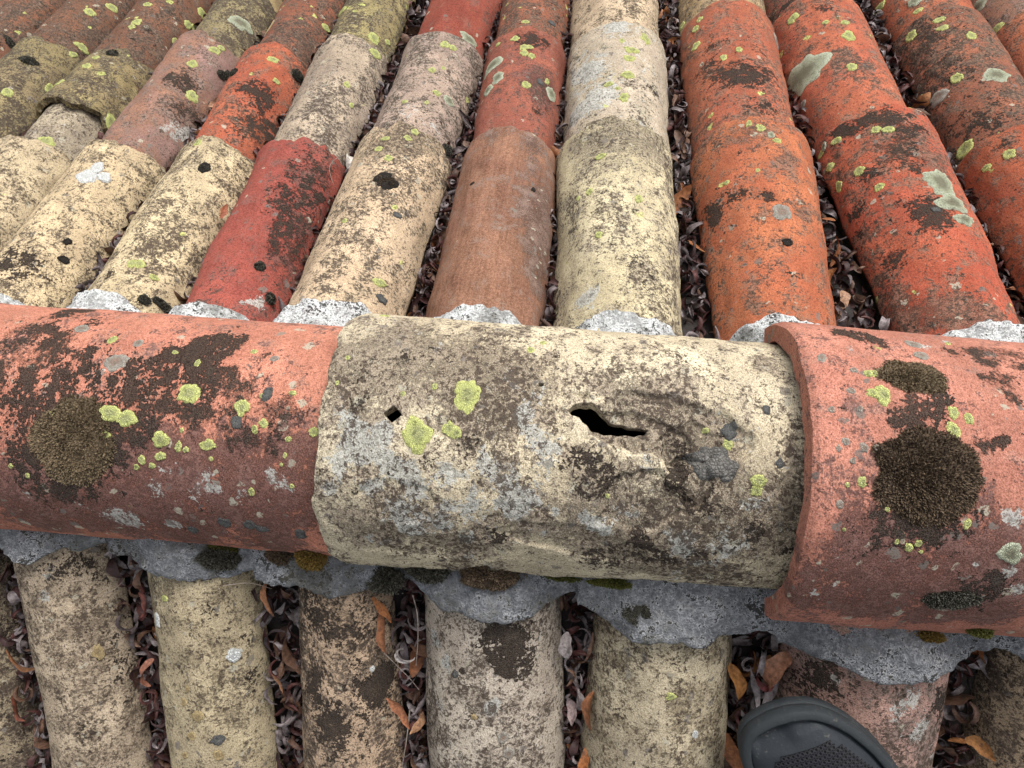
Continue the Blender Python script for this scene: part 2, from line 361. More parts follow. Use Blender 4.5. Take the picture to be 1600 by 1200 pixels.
# ------------------------------------------------------------------ placed marks (tile key, along, angle, radius ...)
BLOBS = {
  'ridge_l': [('blk', 0.359, -0.321, 0.0198, 1.00), ('blk', 0.403, -0.441, 0.0160, 1.00), ('blk', 0.361, -0.102, 0.0137, 1.00), ('blk', 0.347, -0.596, 0.0133, 0.70), ('blk', 0.631, -0.412, 0.0108, 1.00), ('blk', 0.664, -0.333, 0.0117, 1.00),
    ('blk', 0.702, -0.671, 0.0101, 1.00), ('blk', 0.686, -0.594, 0.0090, 1.00), ('blk', 0.731, -0.669, 0.0081, 0.90), ('blk', 0.687, -0.511, 0.0089, 0.90), ('blk', 0.727, -0.269, 0.0115, 1.00), ('blk', 0.623, -0.190, 0.0130, 1.00),
    ('blk', 0.604, -0.085, 0.0096, 0.90), ('blk', 0.723, -0.125, 0.0114, 1.00), ('blk', 0.701, 0.013, 0.0118, 0.90), ('blk', 0.561, -0.228, 0.0063, 0.90), ('blk', 0.365, -0.914, 0.0086, 0.80), ('blk', 0.370, -1.040, 0.0087, 0.90),
    ('blk', 0.387, -1.098, 0.0077, 0.80), ('blk', 0.845, -0.074, 0.0075, 0.90), ('blk', 0.758, -0.100, 0.0095, 1.00), ('blk', 0.629, 0.110, 0.0095, 0.90), ('blk', 0.419, -0.175, 0.0098, 0.80), ('blk', 0.569, -0.370, 0.0049, 0.70),
    ('blk', 0.470, -0.369, 0.0069, 0.70), ('blk', 0.501, -0.290, 0.0059, 0.70), ('blk', 0.471, -0.168, 0.0058, 0.70), ('blk', 0.490, -0.508, 0.0050, 0.60), ('blk', 0.601, 0.021, 0.0072, 0.80), ('blk', 0.670, -0.155, 0.0086, 0.90),
    ('blk', 0.785, 0.060, 0.0094, 0.70), ('blk', 0.837, 0.186, 0.0093, 0.60), ('blk', 0.874, -0.019, 0.0094, 0.50), ('blk', 0.784, 0.252, 0.0117, 0.60), ('grm_shade', 0.378, 0.988, 0.0304, 1.00), ('grm_shade', 0.480, 0.928, 0.0299, 1.00),
    ('grm_shade', 0.580, 0.819, 0.0294, 1.10), ('grm_shade', 0.675, 0.771, 0.0291, 1.10), ('grm_shade', 0.769, 0.671, 0.0286, 1.10), ('grm_shade', 0.856, 0.640, 0.0284, 1.10), ('grm_shade', 0.913, 0.505, 0.0234, 1.00), ('grm_shade', 0.619, 0.359, 0.0238, 0.90),  # near-flank grime series also paints in that side's shade
    ('grm_shade', 0.707, 0.428, 0.0237, 0.90), ('grm_shade', 0.806, 0.342, 0.0234, 0.80), ('grm_shade', 0.870, 0.223, 0.0209, 0.80), ('grm_shade', 0.400, 0.588, 0.0195, 0.80), ('grm_shade', 0.664, 1.217, 0.0205, 0.90), ('grm_shade', 0.806, 1.217, 0.0203, 0.90),
    ('gry', 0.554, 0.963, 0.0110, 1.00), ('gry', 0.573, 0.984, 0.0080, 1.00), ('gry', 0.648, 0.971, 0.0065, 0.90), ('gry', 0.841, 0.439, 0.0061, 0.90), ('gry', 0.751, 0.611, 0.0038, 0.90), ('gry', 0.400, 0.761, 0.0069, 0.80),
    ('gry', 0.542, -0.354, 0.0079, 0.70), ('gry', 0.637, 0.610, 0.0067, 0.50), ('gry', 0.739, 0.520, 0.0095, 0.40), ('blk', 0.438, 0.173, 0.0216, 0.70), ('blk', 0.525, 0.048, 0.0191, 0.60), ('blk', 0.541, 0.435, 0.0191, 0.70),
    ('blk', 0.468, 0.614, 0.0218, 0.70), ('blk', 0.440, 0.466, 0.0193, 0.70), ('blk', 0.597, 0.267, 0.0143, 0.60), ('blk', 0.803, -0.498, 0.0069, 0.50), ('blk', 0.456, -0.860, 0.0105, 0.50), ('blk', 0.538, -0.607, 0.0127, 0.40),
    ('blk', 0.798, -0.252, 0.0096, 0.50), ('blk', 0.866, -0.394, 0.0077, 0.40), ('gry', 0.641, 0.451, 0.0143, 0.50), ('gry', 0.715, 0.583, 0.0143, 0.50), ('gry', 0.792, 0.607, 0.0142, 0.50), ('gry', 0.870, 0.521, 0.0131, 0.50),
    ('gry', 0.498, 0.849, 0.0124, 0.50), ('gry', 0.763, 0.357, 0.0094, 0.45)],
  'ridge_r': [('blk', 0.118, 0.045, 0.0162, 0.40), ('blk', 0.209, 0.158, 0.0180, 0.50), ('blk', 0.159, 0.388, 0.0181, 0.50), ('blk', 0.193, -0.088, 0.0122, 0.40), ('blk', 0.101, 0.262, 0.0101, 0.40), ('blk', 0.177, -0.310, 0.0083, 1.00),
    ('blk', 0.162, -0.251, 0.0074, 0.80), ('blk', 0.134, -0.280, 0.0058, 0.80), ('blk', 0.122, -0.197, 0.0049, 0.60), ('blk', 0.199, -0.415, 0.0059, 0.60), ('blk', 0.091, -0.947, 0.0084, 0.80), ('blk', 0.115, -0.919, 0.0083, 0.80),
    ('blk', 0.133, -0.835, 0.0073, 0.80), ('blk', 0.246, -0.836, 0.0072, 0.70), ('blk', 0.291, -0.784, 0.0089, 0.90), ('blk', 0.319, -0.765, 0.0098, 0.90), ('blk', 0.351, -0.786, 0.0111, 0.90), ('blk', 0.275, -0.544, 0.0060, 0.80),
    ('blk', 0.305, -0.507, 0.0059, 0.80), ('blk', 0.309, -0.388, 0.0050, 0.80), ('blk', 0.267, -0.112, 0.0036, 1.00), ('blk', 0.278, -0.134, 0.0024, 1.00), ('blk', 0.118, 0.383, 0.0089, 0.70), ('blk', 0.143, 0.430, 0.0089, 0.70),
    ('blk', 0.188, 0.416, 0.0080, 0.60), ('blk', 0.059, 0.401, 0.0057, 0.60), ('blk', 0.247, -0.069, 0.0040, 0.60), ('blk', 0.262, 0.807, 0.0125, 0.90), ('blk', 0.283, 0.742, 0.0091, 0.80), ('blk', 0.088, 0.610, 0.0074, 0.60),
    ('grm_shade', 0.050, 0.758, 0.0209, 0.90), ('grm_shade', 0.096, 0.743, 0.0229, 1.00), ('grm_shade', 0.161, 0.721, 0.0228, 1.00), ('grm_shade', 0.233, 0.692, 0.0226, 1.00), ('grm_shade', 0.295, 0.667, 0.0225, 1.00), ('grm_shade', 0.128, 0.512, 0.0203, 0.90),  # grime along the near flank, with its shade painted in
    ('grm_shade', 0.201, 0.489, 0.0182, 0.90), ('grm_shade', 0.065, 0.533, 0.0163, 0.70), ('grm_shade', 0.269, 0.392, 0.0160, 0.70), ('grm_shade', 0.020, 1.014, 0.0174, 0.80), ('grm_shade', 0.121, 1.041, 0.0174, 0.90), ('grm_shade', 0.223, 1.076, 0.0174, 0.90),
    ('grm_shade', 0.312, 1.006, 0.0171, 0.90), ('grm_shade', 0.246, 0.218, 0.0120, 0.60), ('grm_shade', 0.066, 0.344, 0.0101, 0.60), ('gry', 0.293, 0.311, 0.0072, 1.00), ('gry', 0.279, 0.279, 0.0048, 1.00), ('gry', 0.298, 0.621, 0.0065, 1.00),
    ('gry', 0.321, 0.753, 0.0074, 1.00), ('gry', 0.288, 0.693, 0.0041, 0.90), ('gry', 0.082, -0.713, 0.0053, 0.60), ('gry', 0.208, -0.855, 0.0073, 0.80), ('gry', 0.259, -0.946, 0.0055, 0.70), ('gry', 0.249, 0.597, 0.0041, 0.90),
    ('gry', 0.277, 0.826, 0.0033, 1.00), ('gry', 0.033, 0.932, 0.0060, 0.60), ('gry', 0.066, 0.858, 0.0059, 0.50)],
  'ridge_m': [('blk', 0.113, -0.404, 0.0116, 0.50), ('blk', 0.051, -0.281, 0.0115, 0.60), ('blk', 0.081, -0.046, 0.0081, 0.70), ('blk', 0.156, -0.544, 0.0132, 0.45), ('blk', 0.233, -0.507, 0.0140, 0.40), ('blk', 0.483, 0.214, 0.0079, 1.00),
    ('blk', 0.502, 0.297, 0.0079, 1.00), ('blk', 0.532, 0.215, 0.0070, 0.90), ('blk', 0.545, 0.345, 0.0096, 0.90), ('blk', 0.515, 0.398, 0.0070, 0.80), ('blk', 0.668, 0.299, 0.0065, 1.00), ('blk', 0.679, 0.232, 0.0053, 0.90),
    ('blk', 0.534, 0.993, 0.0102, 1.00), ('blk', 0.566, 1.058, 0.0084, 1.00), ('blk', 0.605, 0.902, 0.0100, 0.80), ('blk', 0.631, 0.781, 0.0090, 0.70), ('blk', 0.675, 1.006, 0.0092, 0.70), ('blk', 0.349, 0.849, 0.0055, 0.90),
    ('blk', 0.239, 1.132, 0.0072, 0.80), ('blk', 0.075, 0.529, 0.0054, 0.80), ('blk', 0.125, 0.546, 0.0040, 0.80), ('blk', 0.144, 0.377, 0.0031, 0.80), ('blk', 0.679, 0.060, 0.0053, 0.80), ('blk', 0.660, -0.035, 0.0062, 0.60),
    ('blk', 0.717, 0.437, 0.0110, 0.50), ('blk', 0.762, 0.499, 0.0131, 0.50), ('blk', 0.824, 0.632, 0.0110, 0.45), ('blk', 0.891, 0.794, 0.0053, 1.00), ('blk', 0.426, -0.140, 0.0062, 0.40), ('blk', 0.301, 0.119, 0.0071, 0.60),
    ('blk', 0.375, -0.331, 0.0114, 0.35), ('blk', 0.458, -0.464, 0.0055, 0.30), ('blk', 0.864, 1.134, 0.0056, 0.90), ('blk', 0.755, 0.903, 0.0100, 0.60), ('blk', 0.278, 0.169, 0.0106, 0.55), ('blk', 0.209, 0.271, 0.0071, 0.50),
    ('blk', 0.329, 0.329, 0.0035, 0.80), ('blk', 0.394, 0.367, 0.0031, 0.90), ('blk', 0.862, 0.021, 0.0035, 0.50), ('grm_shade', 0.060, -0.444, 0.0280, 0.90), ('grm_shade', 0.159, -0.482, 0.0280, 0.90), ('grm_shade', 0.258, -0.517, 0.0233, 0.80),
    ('grm_shade', 0.336, -0.422, 0.0230, 0.70), ('grm_shade', 0.399, -0.337, 0.0182, 0.50), ('grm_shade', 0.143, -0.772, 0.0195, 0.60), ('grm_shade', 0.273, -0.052, 0.0178, 0.70), ('grm_shade', 0.344, -0.072, 0.0178, 0.60), ('grm_shade', 0.081, -0.046, 0.0179, 0.60),
    ('grm_shade', 0.085, 0.792, 0.0207, 0.80), ('grm_shade', 0.184, 0.764, 0.0205, 0.60), ('grm_shade', 0.281, 0.877, 0.0208, 0.70), ('grm_shade', 0.379, 0.599, 0.0201, 0.50), ('grm_shade', 0.499, 0.678, 0.0224, 0.70), ('grm_shade', 0.595, 0.761, 0.0224, 0.80),  # lower near flank: grime and painted shade together
    ('grm_shade', 0.686, 0.624, 0.0221, 0.90), ('grm_shade', 0.780, 0.654, 0.0221, 0.90), ('grm_shade', 0.845, 0.575, 0.0218, 0.80), ('grm_shade', 0.756, 0.224, 0.0173, 0.80), ('grm_shade', 0.675, -0.121, 0.0155, 0.80), ('grm_shade', 0.616, -0.305, 0.0135, 0.70),
    ('grm_shade', 0.555, -0.375, 0.0136, 0.60), ('grm_shade', 0.849, 0.337, 0.0173, 0.70), ('grm_shade', 0.528, 0.327, 0.0219, 0.70), ('grm_shade', 0.854, -0.706, 0.0131, 0.60), ('grm_shade', 0.627, 1.030, 0.0185, 0.70), ('grm_shade', 0.751, 1.081, 0.0185, 0.80),  # the far-flank mark paints the shadow cast by the right tile's rim
    ('gry', 0.060, 0.048, 0.0107, 0.70), ('gry', 0.134, 0.074, 0.0098, 0.60), ('gry', 0.257, 0.349, 0.0115, 0.60), ('gry', 0.327, 0.242, 0.0106, 0.50), ('gry', 0.443, 0.128, 0.0105, 0.50), ('gry', 0.307, 0.572, 0.0107, 0.60),
    ('gry', 0.233, 0.752, 0.0109, 0.60), ('gry', 0.104, 0.940, 0.0094, 0.60), ('gry', 0.618, 0.215, 0.0078, 0.50), ('gry', 0.689, 0.733, 0.0116, 0.70), ('gry', 0.776, 0.833, 0.0117, 0.60), ('gry', 0.591, 0.564, 0.0115, 0.50),
    ('gry', 0.818, 0.438, 0.0087, 0.50), ('gry', 0.088, 0.171, 0.0125, 1.00), ('gry', 0.124, 0.205, 0.0089, 0.90), ('gry', 0.053, 0.309, 0.0098, 0.90), ('gry', 0.150, 0.331, 0.0089, 1.00), ('gry', 0.187, 0.364, 0.0089, 1.00),
    ('gry', 0.114, 0.478, 0.0072, 0.70), ('gry', 0.198, 0.505, 0.0081, 0.80), ('gry', 0.161, 0.662, 0.0100, 0.90), ('gry', 0.184, 0.797, 0.0082, 0.90), ('gry', 0.259, 0.581, 0.0072, 0.60), ('gry', 0.378, 0.549, 0.0098, 1.00),
    ('gry', 0.401, 0.494, 0.0080, 1.00), ('gry', 0.365, 0.409, 0.0062, 0.80), ('gry', 0.293, 0.878, 0.0046, 1.00), ('gry', 0.534, 0.686, 0.0067, 1.00), ('gry', 0.515, 0.617, 0.0044, 1.00), ('gry', 0.553, 0.722, 0.0040, 1.00),
    ('gry', 0.461, 0.578, 0.0044, 0.60), ('gry', 0.029, 0.494, 0.0063, 1.00), ('gry', 0.392, -0.083, 0.0089, 0.70), ('gry', 0.418, 0.046, 0.0066, 0.60), ('gry', 0.705, 0.855, 0.0063, 0.80), ('gry', 0.735, 0.991, 0.0046, 0.70),
    ('gry', 0.440, 0.777, 0.0036, 0.90)],
  'f_6B': [('blk', 0.510, -0.343, 0.0209, 0.90), ('blk', 0.612, -0.786, 0.0125, 0.80), ('blk', 0.455, 0.012, 0.0118, 0.80), ('blk', 0.704, -0.572, 0.0102, 0.70), ('blk', 0.672, 0.314, 0.0150, 0.60), ('blk', 0.505, 0.472, 0.0160, 0.60),
    ('blk', 0.303, 0.215, 0.0136, 0.60)],
  'f_7A': [('blk', 0.794, -0.244, 0.0124, 0.90), ('blk', 0.554, -0.186, 0.0153, 1.00), ('blk', 0.509, -0.113, 0.0112, 0.90), ('blk', 0.446, -0.927, 0.0101, 0.90), ('blk', 0.740, -0.704, 0.0089, 0.80), ('blk', 0.653, -1.131, 0.0089, 0.80),
    ('blk', 0.717, -0.176, 0.0087, 0.80), ('blk', 0.963, -0.793, 0.0103, 0.80), ('blk', 0.966, -0.632, 0.0132, 0.90), ('blk', 0.934, -0.196, 0.0179, 0.70), ('blk', 0.575, -1.225, 0.0067, 0.70), ('blk', 0.881, 0.063, 0.0176, 0.50),
    ('grm_shade', 0.834, -0.194, 0.0278, 0.70), ('grm_shade', 0.740, 0.128, 0.0201, 0.70), ('grm_shade', 0.254, -0.799, 0.0235, 0.80), ('grm_shade', 0.225, -0.316, 0.0228, 0.70), ('grm_shade', 0.306, -1.100, 0.0152, 0.70)],
  'f_6A': [('blk', 0.666, -0.989, 0.0110, 0.90), ('blk', 0.612, -0.943, 0.0081, 0.80), ('blk', 0.661, -0.474, 0.0067, 0.80), ('blk', 0.639, -0.091, 0.0066, 0.80), ('grm_shade', 0.805, 0.320, 0.0138, 0.80), ('grm_shade', 0.595, 0.418, 0.0117, 0.60),
    ('grm_shade', 0.914, -0.221, 0.0185, 0.60), ('grm_shade', 0.365, 0.768, 0.0086, 0.60), ('grm_shade', 0.265, -0.620, 0.0119, 0.50), ('gry', 0.573, 0.102, 0.0090, 0.90)],
  'f_2A': [('blk', 0.643, 0.821, 0.0242, 0.90), ('blk', 0.468, 0.784, 0.0163, 0.85), ('blk', 0.813, 0.815, 0.0253, 0.90), ('blk', 0.555, 0.764, 0.0139, 0.80), ('blk', 0.667, 0.269, 0.0113, 0.60), ('blk', 0.952, 0.702, 0.0191, 0.60),
    ('blk', 0.357, 0.834, 0.0119, 0.60), ('blk', 0.502, 1.233, 0.0154, 0.80), ('grm_shade', 0.610, 0.941, 0.0284, 0.80), ('grm_shade', 0.808, 0.686, 0.0296, 0.80), ('grm_shade', 0.412, 1.023, 0.0236, 0.70), ('gry', 0.237, 0.839, 0.0089, 0.80),
    ('gry', 0.223, 0.558, 0.0076, 0.80)],
  'f_1B': [('blk', 0.619, 0.576, 0.0170, 1.00), ('blk', 0.408, 0.871, 0.0181, 1.00), ('blk', 0.471, 1.285, 0.0152, 1.00), ('blk', 0.637, -0.018, 0.0102, 0.70)],
  'f_0B': [('blk', 0.664, 0.546, 0.0139, 0.80), ('blk', 0.527, 1.032, 0.0188, 0.80), ('blk', 0.655, 0.262, 0.0121, 0.60), ('grm_shade', 0.531, 1.072, 0.0258, 0.60), ('gry', 0.398, 0.945, 0.0166, 0.70), ('gry', 0.437, 1.310, 0.0153, 0.80)],
  'f_3A': [('blk', 0.692, 0.237, 0.0098, 0.60), ('blk', 0.405, 1.206, 0.0120, 0.50), ('blk', 0.590, 0.634, 0.0096, 0.40), ('grm_shade', 0.864, -0.193, 0.0221, 0.70), ('grm_shade', 0.944, 0.452, 0.0301, 0.70)],
  'f_0A': [('blk', 0.350, -0.092, 0.0147, 0.90), ('blk', 0.303, 0.262, 0.0119, 0.80), ('blk', 0.300, 0.619, 0.0119, 0.60), ('gry', 0.300, 0.619, 0.0066, 0.50)],
  'f_1A': [('blk', 0.293, -0.133, 0.0065, 0.80), ('blk', 0.269, -0.208, 0.0065, 0.80)],
  'f_4B': [('blk', 0.890, 0.047, 0.0176, 0.80), ('blk', 0.891, 0.359, 0.0159, 0.90), ('blk', 0.569, 0.837, 0.0209, 0.60), ('blk', 0.426, 0.800, 0.0161, 0.50), ('blk', 0.411, 0.443, 0.0112, 0.50), ('grm_shade', 0.545, 0.730, 0.0289, 0.70),
    ('grm_shade', 0.639, 0.486, 0.0252, 0.60)],
  'f_5B': [('blk', 0.522, 0.199, 0.0095, 0.80), ('blk', 0.550, 0.677, 0.0113, 0.70), ('gry', 0.445, -0.328, 0.0196, 0.80), ('gry', 0.661, -0.584, 0.0207, 0.80), ('gry', 0.417, -0.883, 0.0160, 0.80), ('gry', 0.952, -0.094, 0.0174, 0.60)],
  'f_3B': [('blk', 0.442, 0.555, 0.0162, 0.40), ('blk', 0.320, 0.258, 0.0141, 0.40), ('gry', 0.393, 0.020, 0.0199, 0.50), ('gry', 0.317, 0.568, 0.0142, 0.40)],
  'f_5A': [('blk', 0.550, 0.202, 0.0052, 0.80), ('blk', 0.418, -0.101, 0.0044, 0.80), ('blk', 0.627, -0.183, 0.0040, 0.80), ('blk', 0.349, -0.598, 0.0062, 0.60), ('blk', 0.355, 0.234, 0.0073, 0.70), ('blk', 0.295, 0.383, 0.0084, 0.60),
    ('grm_shade', 0.878, -0.071, 0.0320, 0.80), ('grm_shade', 0.900, 0.472, 0.0252, 0.70), ('grm_shade', 0.908, -0.744, 0.0147, 0.60), ('gry', 0.237, -0.605, 0.0108, 0.80), ('gry', 0.258, -0.449, 0.0084, 0.80), ('gry', 0.988, 0.367, 0.0103, 0.80)],
  'f_8B': [('blk', 0.872, -0.849, 0.0259, 0.60), ('blk', 0.604, -0.792, 0.0242, 0.50), ('blk', 0.324, -0.702, 0.0187, 0.60)],
  'f_8A': [('blk', 0.942, -0.713, 0.0127, 0.60)],
  'f_7B': [('blk', 0.881, -0.159, 0.0140, 0.70)],
  'f_7C': [('blk', 0.277, -0.705, 0.0131, 0.80)],
  'f_4A': [('grm_shade', 0.729, 0.807, 0.0284, 0.60), ('grm_shade', 0.640, 0.829, 0.0312, 0.70), ('grm_shade', 0.541, 0.939, 0.0305, 0.80), ('grm_shade', 0.440, 0.991, 0.0277, 0.70), ('grm_shade', 0.348, 1.087, 0.0232, 0.60), ('grm_shade', 0.840, 0.677, 0.0219, 0.50),
    ('grm_shade', 0.942, -0.274, 0.0164, 0.60), ('grm_shade', 0.932, 0.512, 0.0164, 0.80), ('gry', 0.193, -0.445, 0.0072, 0.60)],
  'f_2B': [('gry', 0.412, 0.303, 0.0162, 0.40)],
  'n_1A': [('blk', 0.095, -0.273, 0.0100, 0.70), ('blk', 0.093, -0.784, 0.0101, 0.70), ('blk', 0.148, -1.172, 0.0092, 0.70), ('blk', 0.606, -0.420, 0.0081, 0.80), ('blk', 0.494, -1.176, 0.0178, 0.60), ('blk', 0.361, -1.124, 0.0146, 0.50),
    ('gry', 0.113, -0.199, 0.0044, 1.00), ('gry', 0.171, -0.075, 0.0067, 0.60), ('gry', 0.520, 0.111, 0.0081, 0.50), ('gry', 0.645, -0.023, 0.0081, 0.60)],
  'n_2A': [('blk', 0.275, -0.935, 0.0112, 0.50), ('blk', 0.425, -1.015, 0.0103, 0.60), ('blk', 0.169, -0.489, 0.0109, 0.50), ('gry', 0.326, -0.798, 0.0050, 1.00)],
  'n_4A': [('blk', 0.163, -0.295, 0.0133, 1.00), ('blk', 0.220, -0.377, 0.0113, 1.00), ('blk', 0.253, -0.507, 0.0083, 0.90), ('blk', 0.134, -0.126, 0.0082, 0.80), ('blk', 0.265, 0.340, 0.0037, 0.80), ('gry', 0.259, 0.551, 0.0095, 0.70),
    ('gry', 0.381, 0.661, 0.0096, 0.70), ('gry', 0.487, 0.551, 0.0097, 0.60), ('gry', 0.365, -0.061, 0.0073, 0.90), ('gry', 0.206, 0.827, 0.0086, 0.60)],
  'n_3A': [('blk', 0.378, -0.931, 0.0101, 1.00), ('blk', 0.398, -0.641, 0.0077, 1.00), ('blk', 0.199, -0.300, 0.0118, 0.60), ('blk', 0.502, 0.093, 0.0138, 0.70), ('blk', 0.361, 0.496, 0.0099, 0.70), ('blk', 0.159, 0.263, 0.0135, 0.60)],
  'n_5A': [('blk', 0.177, -0.512, 0.0111, 0.60), ('blk', 0.134, -0.107, 0.0090, 0.50), ('blk', 0.348, -0.184, 0.0071, 0.40), ('blk', 0.364, 0.640, 0.0063, 0.70), ('blk', 0.147, 0.371, 0.0126, 0.60), ('gry', 0.273, -1.273, 0.0054, 0.60)],
  'n_6A': [('blk', 0.247, -0.805, 0.0109, 0.90), ('blk', 0.184, 0.568, 0.0147, 0.70), ('blk', 0.256, 0.913, 0.0102, 0.60), ('gry', 0.198, -0.235, 0.0105, 0.70), ('gry', 0.298, -0.502, 0.0108, 0.70), ('gry', 0.249, -0.118, 0.0077, 0.60),
    ('gry', 0.385, -0.876, 0.0101, 0.60), ('gry', 0.181, 0.536, 0.0049, 0.90)],
}
